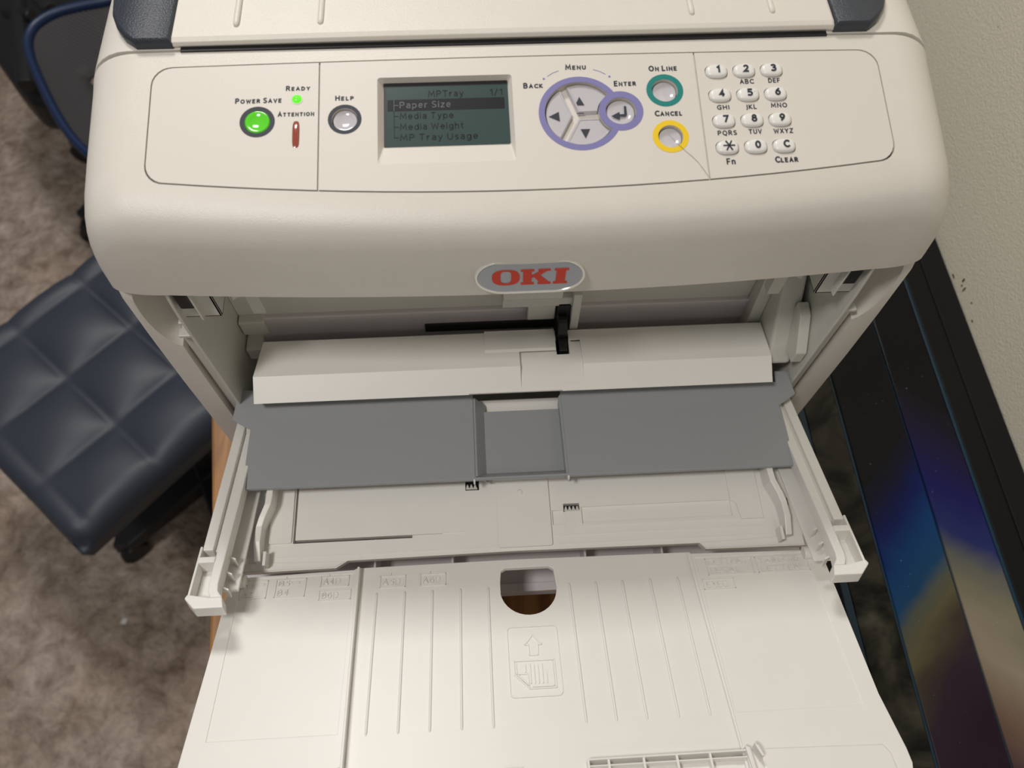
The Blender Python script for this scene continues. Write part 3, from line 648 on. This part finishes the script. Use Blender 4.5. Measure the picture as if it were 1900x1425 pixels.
# --- grey lift flap
fp = [(-.1990, .0110), (-.2009, -.0136), (-.1872, -.0218), (-.1875, -.0665), (.1830, -.0675), (.1828, -.0205), (.1965, -.0119), (.1951, .0074), (.1860, .0078), (.1845, -.0016), (.1700, .004), (-.178, .004), (-.1860, .000), (-.1870, .0095)]
fl = MB().prism(fp, -.0015, 0, FN).build('lift_flap', GREY, P)
boolean(fl, [MB().box(-.0336, .0285, -.0655, .010, -.004, .004, FN)])
md = fl.modifiers.new('b', 'BEVEL'); md.width = .0004; md.segments = 1; md.limit_method = 'ANGLE'
q = MB()
q.prism([(-.0335, -.0002), (-.0322, -.0002), (-.0252, -.0110), (-.0265, -.0110)], -.0650, -.0045, lambda a, b, h: FN(a, h, b))
q.prism([(.0270, -.0655), (.0285, -.0655), (.0285, -.0035), (.0270, -.006)], -.0110, -.0002, FN)
q.add([FN(-.0320, -.0640, -.0015), FN(.0270, -.0640, -.0015), FN(.0270, -.0590, -.0095), FN(-.0270, -.0590, -.0095), FN(-.0320, -.0640, -.0030), FN(.0270, -.0640, -.0030), FN(.0270, -.0590, -.0110), FN(-.0270, -.0590, -.0110)], [[0, 1, 2, 3], [4, 7, 6, 5], [0, 4, 5, 1], [2, 6, 7, 3], [0, 3, 7, 4], [1, 5, 6, 2]])
q.box(-.0265, .0270, -.0590, -.0105, -.0110, -.0095, FN)
q.build('flap_pocket', GREY, fl)
lip = MB().prism([(-.1875, -.0665), (.1830, -.0675), (.1830, -.0660), (-.1875, -.0650)], -.0035, -.0012, FN); lip.build('flap_lip', GREY, fl, bevel=.0004)
for x in (-.0345, .0285): MB().box(x-.0006, x+.0006, -.0690, -.066, -.004, -.0008, FN).build('flap_tab', TRAYM, fl)
for s, x0, x1 in ((-1, -.2004, -.1990), (1, .1950, .1964)): MB().box(x0, x1, -.012, .007, -.006, -.0012, FN).build('flap_ear', GREY, fl)

# --- tray base plate between the arms
BZ = .142
bp = [(-.1877, -.1172), (-.1270, -.1168), (-.1196, -.1123), (-.008, -.1114), (.1138, -.1123), (.1177, -.1166), (.1843, -.1174), (.1843, .0), (-.1877, .0)]
base = MB().prism(bp, BZ-.005, BZ).build('tray_base', TRAYM, P)
def bb(x0, x1, y0, y1, z0=-.003, z1=.003): return MB().box(x0, x1, y0, y1, BZ+z0, BZ+z1)
boolean(base, [bb(-.1562, -.1548, -.0985, -.02, -.006), bb(-.1562, -.0775, -.0992, -.0970, -.006), bb(-.0775, -.0575, -.0990, -.0970, -.0020), bb(-.0575, -.0420, -.0985, -.0966, -.0006),
               bb(.0250, .0360, -.0860, -.0806, -.006), bb(-.0412, -.0318, -.0680, -.0600, -.006), bb(.1722, .1795, -.0895, -.0840, -.006),
               bb(.0370, .1395, -.0950, -.0833, -.0016), bb(.0170, .0262, -.0950, -.0850, -.0016), bb(-.1770, -.1650, -.062, -.0585, -.006)])
md = base.modifiers.new('b', 'BEVEL'); md.width = .0004; md.segments = 2; md.limit_method = 'ANGLE'
MB().prism(rrect(-.0203, .0157, -.1092, -.0100, .0016), BZ, BZ+.0018).build('centre_plate', TRAYM, base, bevel=.0003)
MB().cyl((-.0040, -.0715, BZ+.0016), (-.0040, -.0715, BZ+.0025), .0022, 20, .0014).build('plate_dimple', TRAYM, base, smooth=False)
MB().prism([(-.1873, -.1165), (-.1275, -.1161), (-.1215, -.1128), (-.1873, -.1110)], BZ, BZ+.0007).build('edge_step', TRAYM, base, bevel=.0002)
MB().prism([(.1840, -.1167), (.1175, -.1159), (.1140, -.1122), (.1840, -.1105)], BZ, BZ+.0007).build('edge_step', TRAYM, base, bevel=.0002)
for y0, y1, x0, x1 in ((-.1025, -.1018, .015, .1600), (-.1085, -.1080, .02, .1600), (-.0968, -.0962, .035, .1500), (-.1085, -.1078, -.166, -.02)):
    MB().box(x0, x1, y0, y1, BZ, BZ+.0004).build('track_ridge', TRAYM, base)
# toothed racks in the small windows
for x0, y0, nt in ((.0256, -.0858, 4), (-.0408, -.0668, 3)):
    g = MB(); g.box(x0, x0+nt*.0026, y0, y0+.0010, BZ-.0035, BZ-.0012)
    for i in range(nt): g.prism([(x0+i*.0026, y0+.001), (x0+i*.0026+.0022, y0+.001), (x0+i*.0026+.0014, y0+.0036), (x0+i*.0026+.0008, y0+.0036)], BZ-.0035, BZ-.0012)
    g.build('gear_rack', INNER, base)
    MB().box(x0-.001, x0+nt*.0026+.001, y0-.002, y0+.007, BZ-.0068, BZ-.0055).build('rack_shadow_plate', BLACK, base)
# slider foot plates and paper guides
MB().prism(rrect(-.1720, -.1570, -.0990, -.025, .0012), BZ, BZ+.0015).build('guide_slider', TRAYM, base, bevel=.0003)
MB().prism([(.1395, -.0840), (.1430, -.0862), (.1450, -.0975), (.1600, -.0975), (.1600, -.025), (.1395, -.025)], BZ, BZ+.0015).build('guide_slider', TRAYM, base, bevel=.0003)
def guide(s, xi):
    # xi: x of the inner face; plan jogs outwards towards the front
    X = lambda v: xi-(-s)*v*(-1) if False else xi+s*v
    pts_in = [(-.030, 0), (-.074, 0), (-.084, .0035), (-.094, .0058), (-.1125, .0050)]
    rg = []
    for y, d in [(-.052, 0), (-.070, 0), (-.076, .0006), (-.084, .0038), (-.090, .0056), (-.100, .0062), (-.1120, .0058)]:
        zt = BZ+.0150 if y > -.080 else BZ+.0150-(.0025*min(1, (-.080-y)/.008))
        if y < -.099: zt = BZ+.0125-.004*(-.099-y)/.013
        rg.append([(X(d), y, BZ+.0002), (X(d), y, zt), (X(d+.0042), y, zt), (X(d+.0042), y, BZ+.0002)])
    o = MB().loft(rg).build('paper_guide', TRAYM, base, bevel=.0005)
    MB().box(min(X(.0022), X(.0042)), max(X(.0022), X(.0042)), -.1152, -.106, BZ+.0002, BZ+.0100).build('guide_blade', TRAYM, base, bevel=.0003)
guide(-1, -.1682); guide(1, .1640)
for s, x0, x1 in ((-1, -.1975, -.1879), (1, .1845, .1935)):
    # slanted link strips beside the base plate
    MB().box(x0, x1, -.1185, .0, .1405, .1452).build('link_strip', INNER, P, bevel=.0005)
# --- tray arms
def arm(s):
    c = -.0020; X = lambda v: c+s*v
    m = MB()
    def Bx(x0, x1, y0, y1, h0, h1): m.box(min(X(x0), X(x1)), max(X(x0), X(x1)), y0, y1, h0, h1, AN)
    # inner rail with a rounded end
    rail = [(X(.1828), .0), (X(.1895), .0), (X(.1895), -.1340), (X(.1890), -.1385), (X(.1870), -.1425), (X(.1800), -.1425), (X(.1832), -.1385), (X(.1840), -.1340), (X(.1832), -.08)]
    m.prism(rail, -.010, 0, AN)
    Bx(.1925, .1990, -.1110, .0, -.0100, -.0012)
    Bx(.1890, .1930, -.1100, .0, -.0100, -.0045)
    # bucket: cross bar, outer wall, front wall, floor
    Bx(.1890, .1995, -.1205, -.1165, -.0100, .0008)
    Bx(.1986, .2002, -.1430, -.1090, -.0100, .0002)
    m.prism([(X(.1870), -.1425), (X(.2005), -.1400), (X(.2015), -.1425), (X(.1950), -.1490), (X(.1780), -.1490), (X(.1800), -.1425)], -.0095, .0, AN)
    Bx(.1890, .1990, -.1420, -.1200, -.0110, -.0095)
    Bx(.1770, .1895, -.1300, .0, -.0175, -.0155)
    o = m.build('tray_arm', TRAYM, P, bevel=.0007)
    k = MB()
    for y in (-.112, -.122, -.132): k.prism([(X(.1800), y-.0015), (X(.1832), y), (X(.1832), y-.0010), (X(.1800), y-.0025)], -.0155, -.0075, AN)
    k.build('arm_web', TRAYM, o)
    g = MB(); x0, x1 = sorted((X(.1735), X(.1800))) if False else sorted((X(.1785), X(.1885)))
    g.cyl((x0-.001*0, -.1255, .1545), (x1, -.1255, .1545), .0042, 20); g.build('hinge_pin', TRAYM, o, bevel=.0006)
arm(-1); arm(1)
# lower cover seen through the gap and the thumb hole
lc = MB(); lc.box(-.203, .200, -.1225, -.0, .090, .094); lc.box(-.203, .200, -.1285, -.1225, .083, .0965)
for x in (-.105, -.0520, .0395, .093): lc.box(x-.0008, x+.0008, -.122, -.09, .094, .120)
lc.build('lower_front_cover', LILAC, P, bevel=.0006)
MB().box(-.19, .185, -.09, -.085, .094, .137).build('lower_cover_rib', LILAC, P)
MB().box(-.2075, .2075, -.001, .02, .02, .092).build('cassette_front', SHELL, P)
MB().box(-.2200, .2200, .03, .545, 0, .02).build('printer_foot', BLACK, P)

# --- open extension tray
TX = -.0028
tout = []
def trn(g=0):
    L = [(-.1890, -.1225), (-.1150, -.1205), (-.1125, -.1190), (-.012, -.1183), (.1045, -.1195), (.1055, -.1212), (.1790, -.1228), (.1875, -.1262), (.1905, -.1325), (.1905, -.2145), (.1935, -.2430)]
    rr_ = [(.1935, -.2500), (.1915, -.2560), (.1860, -.2600), (.1780, -.2615)]
    l2 = [(-.1900, -.2615), (-.1955, -.2590), (-.1975, -.2540), (-.1970, -.2300), (-.1945, -.1813), (-.1925, -.1340)]
    return L+rr_+l2
TH = .0026
ext = MB().prism(trn(), -.0030, .0, TN).build('extension_tray', TRAYM, P)
def tb_(x0, x1, y0, y1, h0, h1): return MB().box(x0, x1, y0, y1, h0, h1, TN)
hole = [(-.0205, -.1335), (-.0197, -.1262), (-.0165, -.1243), (.0110, -.1243), (.0140, -.1262), (.0148, -.1390)]
hole += [(-.0030+.0178*math.cos(t), -.1390+.0172*math.sin(t)) for t in [-math.pi*i/18 for i in range(1, 18)]]
boolean(ext, [MB().prism(hole, -.01, .005, TN),
              # the middle field lies lower than the two sides
              ])
# raised side fields
sideL = [(-.1840, -.1240), (-.1110, -.1222), (-.1110, -.2610), (-.1895, -.2610), (-.1893, -.2500), (-.1893, -.13)]
sl = MB().prism([(-.1875, -.1232), (-.1108, -.1214), (-.1092, -.2612), (-.1900, -.2612), (-.1965, -.2530), (-.1962, -.2300), (-.1937, -.1813), (-.1915, -.1340)], -.0005, .0022, TN).build('side_field', TRAYM, ext)
boolean(sl, [tb_(-.1843, -.1135, -.2193, -.1238, .0018, .004)])
sr = MB().prism([(.1042, -.1220), (.1785, -.1236), (.1868, -.1268), (.1897, -.1325), (.1897, -.2145), (.1928, -.2430), (.1928, -.2500), (.1908, -.2555), (.1855, -.2595), (.1780, -.2608), (.1042, -.2608)], -.0005, .0022, TN).build('side_field', TRAYM, ext)
boolean(sr, [tb_(.1065, .1787, -.2200, -.1250, .0018, .004)])
for o in (sl, sr, ext):
    md = o.modifiers.new('b', 'BEVEL'); md.width = .0003; md.segments = 2; md.limit_method = 'ANGLE'
MB().prism([(-.1112, -.1212), (-.1096, -.1212), (-.1080, -.2612), (-.1096, -.2612)], .0, .0056, TN).build('divider_rail', TRAYM, ext, bevel=.0005)
MB().prism([(.1020, -.1215), (.1046, -.1215), (.1056, -.2375), (.1040, -.2375)], .0, .0027, TN).build('divider_rail', TRAYM, ext, bevel=.0008)
# lowered centre borders: raised strip at the front edge and top
cf = MB(); cf.prism([(-.1026, -.2196), (.1002, -.2206), (.1002, -.2600), (-.1026, -.2600)], 0, .0004, TN); cf.build('front_field', TRAYM, ext)
# ten ribs
for x in (-.0984, -.0808, -.0634, -.0458, -.0283, .0231, .0400, .0570, .0748, .0925):
    rg = []
    for y, r in ((-.1368, .0002), (-.1375, .0007), (-.1390, .0008), (-.2185, .0008), (-.2200, .0006), (-.2208, .0001)):
        rg.append([TN(x+r*math.cos(t), y, .0001+r*1.1*math.sin(t)) for t in [math.pi*i/6 for i in range(7)]]+[TN(x-r, y, -.0004), TN(x+r, y, -.0004)])
    MB().loft(rg).build('rib', TRAYM, ext, smooth=True)
# embossed size marks: outline box with a tick and letters
def frame_mb(x0, x1, y0, y1, h, wd=.00045, tick=None, th=.0006):
    g = MB()
    g.box(x0, x1, y0, y0+wd, h, h+th, TN); g.box(x0, x0+wd, y0, y1, h, h+th, TN); g.box(x1-wd, x1, y0, y1, h, h+th, TN)
    if tick is not None:
        g.box(x0, tick-.001, y1-wd, y1, h, h+th, TN); g.box(tick, x1, y1-wd, y1, h, h+th, TN); g.box(tick-wd, tick+wd*.4, y1-.0003, y1+.0016, h, h+th, TN)
    else: g.box(x0, x1, y1-wd, y1, h, h+th, TN)
    return g
def dmark(g, x, y, hh, h, rot=False, th=.0004):
    # small page outline drawn as a D lying or standing
    r = hh/2; n = 8
    pts = [(x, y), (x+.0012, y)]+[(x+.0012+r*.75*math.sin(t), y+r-r*math.cos(t)) for t in [math.pi*i/n for i in range(1, n)]]+[(x+.0012, y+hh), (x, y+hh), (x, y)]
    if rot: pts = [(x+(b-y)*1.3, y+hh*.75-(a-x)*.6) for a, b in pts]
    for (a0, b0), (a1, b1) in zip(pts, pts[1:]):
        v = Vector((b0-b1, a1-a0));
        if v.length < 1e-7: continue
        v = v.normalized()*.0002; g.prism([(a0+v.x, b0+v.y), (a1+v.x, b1+v.y), (a1-v.x, b1-v.y), (a0-v.x, b0-v.y)], h, h+th, TN)
def mark(x0, x1, y0, y1, lines, h, tick=None, page=None):
    g = frame_mb(x0, x1, y0, y1, h, tick=tick)
    nl = len(lines); lh = (y1-y0)/nl
    for i, (s, f) in enumerate(lines):
        yb = y1-lh*(i+1)+lh*.18; cap = min(lh*.62, .0042)
        t = text_mb(s, x0+.0018, x0+.0018+(x1-x0-.0036)*f, yb, cap, TN, h=h, th=.0007, bold=.07); g.add(t.v, t.f)
        if page and i == page[0]: dmark(g, x0+.0018+(x1-x0-.0036)*f+.0011, yb, cap, h, page[1])
    o = g.build('size_mark', TRAYM, ext)
HS, HC = .0018, 0.0
mark(-.1835, -.1672, -.1377, -.1256, [('A4', .50), ('A3', .52)], HS, -.1787, (0, True))
mark(-.1622, -.1432, -.1376, -.1254, [('B5', .45), ('B4', .46)], HS, -.1560, (0, True))
mark(-.1342, -.1162, -.1320, -.1250, [('A4', .46)], HS, -.1290, (0, False))
mark(-.1342, -.1142, -.1410, -.1345, [('B6', .38)], HS, None, (0, False))
mark(-.0969, -.0806, -.1337, -.1255, [('A5', .55)], HC, -.0900, (0, False))
mark(-.0715, -.0549, -.1337, -.1255, [('A6', .55)], HC, -.0650, (0, False))
mark(.1125, .1425, -.1376, -.1262, [('LETTER', .80), ('LEGAL', .72)], HS, .1235, (0, False))
mark(.1450, .1785, -.1377, -.1268, [('TABLOID', .88), ('LETTER', .84)], HS, .1640, (1, True))
mark(.1074, .1274, -.1472, -.1402, [('EXEC', .80)], HS)
# page direction emblem
g = MB()
def line(pts, h=0, wd=.00034, th=.0006, closed=False):
    if closed: pts = pts+[pts[0]]
    for (a0, b0), (a1, b1) in zip(pts, pts[1:]):
        v = Vector((b0-b1, a1-a0))
        if v.length < 1e-7: continue
        v = v.normalized()*wd; g.prism([(a0+v.x, b0+v.y), (a1+v.x, b1+v.y), (a1-v.x, b1-v.y), (a0-v.x, b0-v.y)], h, h+th, TN)
line(rrect(-.0180, .0120, -.2046, -.1638, .0026, 4), closed=True)
line([(-.0030, -.1692), (.0024, -.1750), (.0000, -.1750), (-.0004, -.1812), (-.0056, -.1812), (-.0056, -.1750), (-.0080, -.1750)], closed=True)
line([(-.0149, -.1843), (.0088, -.1843), (.0088, -.2002), (-.0065, -.2002), (-.0149, -.1924)], closed=True)
line([(-.0138, -.1852), (-.0136, -.1918), (-.0072, -.1918), (-.0070, -.1992)]); line([(-.0136, -.1918), (-.0070, -.1985)])
line([(.0076, -.1852), (.0076, -.1992), (-.0050, -.1992)])
for x, y0, y1 in ((-.0085, -.1910, -.1866), (-.0058, -.1975, -.1866), (-.0035, -.1975, -.1866), (-.0012, -.1975, -.1866), (.0012, -.1975, -.1866), (.0036, -.1975, -.1916)): line([(x, y0), (x, y1)], wd=.0004)
g.build('page_emblem', TRAYM, ext)
# folded support at the front edge: open lattice, bar on the right, latch tab
g = MB()
g.box(.0210, .1070, -.2408, -.2398, .0, .0060, TN); g.box(.0210, .1070, -.2436, -.2428, .0, .0052, TN); g.box(.0210, .1070, -.2612, -.2602, .0, .0060, TN)
for x in (.0210, .0318, .0505, .0682, .0860, .1060): g.box(x-.0007, x+.0007, -.2612, -.2398, .0, .0056, TN)
g.prism([(.1050, -.2385), (.1075, -.2395), (.1085, -.2612), (.1068, -.2612)], .0, .0075, TN)
g.build('support_lattice', TRAYM, ext, bevel=.0004)
MB().prism([(.1095, -.2385), (.1115, -.2400), (.1130, -.2450), (.1118, -.2452), (.1103, -.2415)], .0022, .0105, TN).build('latch_tab', TRAYM, ext, bevel=.0003)
MB().loft([[TN(x, y, h) for x, y in pts] for pts, h in (([(.1130, -.2388), (.1812, -.2402), (.1840, -.2450), (.1842, -.2560), (.1130, -.2560)], .0015), ([(.1140, -.2392), (.1805, -.2408), (.1830, -.2452), (.1830, -.2555), (.1140, -.2555)], .0034))]).build('support_bar', TRAYM, ext, bevel=.0005)
MB().box(-.0235, -.0135, -.2430, -.2404, 0.0, .0016, TN).build('support_clip', TRAYM, ext, bevel=.0003)
MB().box(-.1005, -.0140, -.2440, -.2418, 0.0, .0012, TN).build('support_step', TRAYM, ext, bevel=.0003)
MB().cyl(TN(-.1120, -.2380, .0035), TN(-.1088, -.2380, .0035), .0018, 12).build('support_pin', TRAYM, ext)

# ------------------------------------------------------------------ tufted stool-like chair on the left
ch = empty('office_chair', (-.60, .33, FZ)); tag(ch, 'office chair with dark tufted leather square seat tinted by blue sheen beside the printer table', 'chair', )
Z0 = -.45
A_ = Vector((.73, -.683)).normalized(); B_ = Vector((A_.y*-1, A_.x))       # seat axes
T2 = Vector((-.5974, .276)); ST = .125
# grid coordinates: u along A (tufts at 0 and -1 cell), v along B (tufts at 0, 1)
u0, u1, v0, v1 = -.300, .118, -.160, .262
nx, ny = 76, 80; vs = []; fs = []
def seat_h(u, v):
    h = 0
    fu = (u/ST) % 1; fv = (v/ST) % 1
    pu = math.sin(math.pi*fu); pv = math.sin(math.pi*fv)
    h = .020*(max(0, pu)**.5)*(max(0, pv)**.5)
    # soft seams near the outer edge
    eu = min(u-u0, u1-u); ev = min(v-v0, v1-v); e = min(eu, ev)
    inner = min(1, max(0, e)/.09)
    h = h*(.35+.65*inner)+.012*(1-inner)
    rr = .035
    if eu < rr or ev < rr:
        du = max(0, rr-eu); dv = max(0, rr-ev); d = min(rr, math.hypot(du, dv)); h -= rr-math.sqrt(max(0, rr*rr-d*d))
    return h
for i in range(nx+1):
    for j in range(ny+1):
        u = u0+(u1-u0)*i/nx; v = v0+(v1-v0)*j/ny; p = T2+A_*u+B_*v; vs.append((p.x, p.y, Z0-.008+seat_h(u, v)))
n0 = len(vs)
for i in range(nx+1):
    for j in range(ny+1):
        u = u0+(u1-u0)*i/nx; v = v0+(v1-v0)*j/ny; p = T2+A_*(u*.96)+B_*(v*.96); vs.append((p.x, p.y, Z0-.060))
idx = lambda i, j, k=0: k*n0+i*(ny+1)+j
for i in range(nx):
    for j in range(ny):
        fs.append([idx(i, j), idx(i+1, j), idx(i+1, j+1), idx(i, j+1)]); fs.append([idx(i, j, 1), idx(i, j+1, 1), idx(i+1, j+1, 1), idx(i+1, j, 1)])
for i in range(nx):
    for j in (0, ny): fs.append([idx(i, j), idx(i, j, 1), idx(i+1, j, 1), idx(i+1, j)])
for j in range(ny):
    for i in (0, nx): fs.append([idx(i, j), idx(i, j+1), idx(i, j+1, 1), idx(i, j, 1)])
def local(o, root):
    o.parent = root; o.matrix_parent_inverse = Matrix.Translation(-root.location); return o
seat = MB().add(vs, fs).build('seat', LEATHER, None, smooth=True); local(seat, ch)
cc = T2+A_*((u0+u1)/2)+B_*((v0+v1)/2)
local(MB().prism([tuple(T2+A_*(a*.97)+B_*(b*.97)) for a, b in ((u0*.9, v0*.85), (u1*.8, v0*.85), (u1*.8, v1*.9), (u0*.9, v1*.9))], Z0-.075, Z0-.059).build('seat_pan', CHAIRBLK, None, bevel=.008), ch)
hub = Vector((-.565, .345))
local(MB().cyl((hub.x, hub.y, FZ+.10), (hub.x, hub.y, Z0-.07), .028, 24).build('gas_lift', CHAIRBLK), ch)
def star_base(root, hub, a0, L, prn):
    for k in range(5):
        a = R(a0+72*k); d = Vector((math.cos(a), math.sin(a))); p = Vector((-d.y, d.x))
        rg = [[(hub.x+d.x*t+p.x*w_*s1, hub.y+d.y*t+p.y*w_*s1, z+s2*hh) for s1, s2 in ((-1, -1), (1, -1), (1, 1), (-1, 1))] for t, w_, z, hh in ((.0, .036, FZ+.11, .024), (L*.5, .034, FZ+.095, .02), (L, .030, FZ+.075, .016))]
        o = MB().loft(rg).build('base_leg', CHAIRBLK, None, bevel=.006); local(o, root)
        e = hub+d*L
        for s in (-1, 1):
            c0 = e+d*.0+p*s*.014; local(MB().cyl((c0.x-p.x*.009, c0.y-p.y*.009, FZ+.028), (c0.x+p.x*.009, c0.y+p.y*.009, FZ+.028), .027, 22).build('caster_wheel', CHAIRBLK, None, bevel=.003), root)
        local(MB().box(e.x-.016, e.x+.016, e.y-.016, e.y+.016, FZ+.035, FZ+.075).build('caster_yoke', CHAIRBLK, None, bevel=.005), root)
tgt = Vector((-.735, .205)); dv = tgt-hub
star_base(ch, hub, math.degrees(math.atan2(dv.y, dv.x)), dv.length, None)

# ------------------------------------------------------------------ mesh chair further back
ms = empty('mesh_chair', (-.78, 1.22, FZ)); tag(ms, 'black mesh office chair with navy rim, far corner behind the printer', 'chair')
def at(u, v, z):
    d = _r*((u-950)/1428)+_d*((v-712.5)/1428)+_f; o = Vector((-.0264, -.2444, .646)); return o+d*((z-o.z)/d.z)
zz0 = -.30
pts = [(72, 45), (58, 62), (53, 82), (58, 110), (70, 140), (86, 175), (104, 210), (126, 245), (152, 275), (182, 298), (230, 320), (300, 300), (330, 150), (330, 20), (290, -25), (210, 2), (150, 14), (105, 26)]
ol = [at(u, v, zz0+.05*(1-(v/320))) for u, v in pts]
def resample(p, n):
    q = []; m = len(p)
    for i in range(n):
        t = i/n*m; k = int(t); f = t-k; a, b, c_, d_ = p[(k-1) % m], p[k % m], p[(k+1) % m], p[(k+2) % m]
        q.append(.5*((2*b)+(c_-a)*f+(2*a-5*b+4*c_-d_)*f*f+(3*b-a-3*c_+d_)*f**3))
    return q
ol = resample(ol, 72); cen = sum(ol, Vector())/len(ol)
def tube_loop(loop, r, n=10):
    m = MB(); L_ = len(loop); vv = []; ff = []
    for i, p in enumerate(loop):
        t = (loop[(i+1) % L_]-loop[i-1]).normalized(); a = Vector((0, 0, 1)); s_ = t.cross(a).normalized()
        for j in range(n): an = 2*math.pi*j/n; vv.append(p+s_*r*math.cos(an)+a*r*1.5*math.sin(an))
    for i in range(L_):
        for j in range(n): ff.append([i*n+j, i*n+(j+1) % n, ((i+1) % L_)*n+(j+1) % n, ((i+1) % L_)*n+j])
    return m.add(vv, ff)
def mesh_weave():
    m, t, b = nmat('charcoal_mesh_weave'); tc = t.nodes.new('ShaderNodeTexCoord'); wv = t.nodes.new('ShaderNodeTexWave'); wv.inputs['Scale'].default_value = 55; wv.inputs['Distortion'].default_value = .0
    mp = t.nodes.new('ShaderNodeMapping'); mp.inputs['Rotation'].default_value = (0, 0, R(118))
    t.links.new(tc.outputs['Object'], mp.inputs['Vector']); t.links.new(mp.outputs['Vector'], wv.inputs['Vector'])
    r = t.nodes.new('ShaderNodeValToRGB'); r.color_ramp.elements[0].color = (.014, .014, .018, 1); r.color_ramp.elements[1].color = (.055, .050, .052, 1)
    t.links.new(wv.outputs['Fac'], r.inputs['Fac']); t.links.new(r.outputs['Color'], b.inputs['Base Color'])
    tr_ = t.nodes.new('ShaderNodeBsdfTransparent'); mx = t.nodes.new('ShaderNodeMixShader'); mx.inputs[0].default_value = .86
    out = t.nodes['Material Output']; t.links.new(tr_.outputs[0], mx.inputs[1]); t.links.new(b.outputs[0], mx.inputs[2]); t.links.new(mx.outputs[0], out.inputs['Surface'])
    b.inputs['Roughness'].default_value = .7; return m
WEAVE = mesh_weave()
rg = []
for k in (1, .85, .6, .3, .05):
    rg.append([cen+(p-cen)*k-Vector((0, 0, .018*(1-k*k))) for p in ol])
low = [[p-Vector((0, 0, .003)) for p in r_] for r_ in rg[::-1]]
local(MB().loft(rg+low, cap=False).build('backrest_mesh', WEAVE, None, smooth=True), ms)
local(tube_loop(ol, .0075).build('backrest_rim', BLUERIM, None, smooth=True), ms)
# dark seat, frame and base to its left and behind
sp_ = [at(u, v, -.44) for u, v in ((-60, -60), (-60, 40), (-10, 108), (20, 152), (52, 188), (92, 190), (130, 150), (160, 0), (150, -80))]
local(MB().prism([(p.x, p.y) for p in sp_], -.52, -.44).build('seat', CHAIRBLK, None, bevel=.015), ms)
for (ua, va), (ub, vb), r, za, zb in (((28, -30), (50, 160), .016, -.36, -.40), ((8, 20), (60, 30), .013, -.37, -.37), ((60, -20), (95, 20), .014, -.34, -.32)):
    local(MB().cyl(at(ua, va, za), at(ub, vb, zb), r, 12).build('frame_bar', CHAIRBLK, None, bevel=.003), ms)
hb = Vector((-.80, 1.18))
local(MB().cyl((hb.x, hb.y, FZ+.1), (hb.x, hb.y, -.5), .028, 20).build('gas_lift', CHAIRBLK), ms)
e = Vector((-.952, .985)); dv = e-hb
star_base(ms, hb, math.degrees(math.atan2(dv.y, dv.x)), dv.length, None)

# tiny white scrap on the carpet
s_ = at(230, 1153, FZ+.002)
o = MB().prism([(s_.x-.006, s_.y-.004), (s_.x+.004, s_.y-.006), (s_.x+.007, s_.y+.004), (s_.x-.003, s_.y+.006)], FZ+.0002, FZ+.003).build('paper_scrap', KEYW); tag(o, 'tiny white paper scrap on the carpet', 'paper')

# a hair lying across the right part of the control panel
hp_ = [(.0717, .0370), (.0745, .0333), (.0769, .0303), (.0800, .0268), (.0825, .0242), (.0850, .0210), (.0871, .0173), (.0884, .0148), (.0896, .0124)]
hm = MB(); rg = []
for i, (x, y) in enumerate(hp_):
    k = .00008 if 0 < i < len(hp_)-1 else .00004
    n_ = Vector((.62, .78)).normalized()
    rg.append([PN(x+n_.x*k*math.cos(t), y+n_.y*k*math.cos(t), .00042+k*math.sin(t)) for t in [2*math.pi*j/6 for j in range(6)]])
o = hm.loft(rg).build('hair', INK, None, smooth=True); tag(o, 'single thin dark hair lying below the yellow ringed button', 'hair')
# scuffs on the wall just above the black table border
sm = MB()
for y, z, a, b in ((.1852, .004, .0030, .0012), (.1721, .0153, .0012, .0030), (.169, .0105, .0010, .0014), (.1638, .0114, .0010, .0036), (.1458, .0144, .0010, .0012), (.130, .006, .0016, .0010)):
    sm.prism(circle(y, z, a, 9, b), .4577, .45805, lambda p, q, h: (h, p, q))
sm.build('scuff_mark', mat('scuff_brown', (.10, .05, .045), .8), wall)
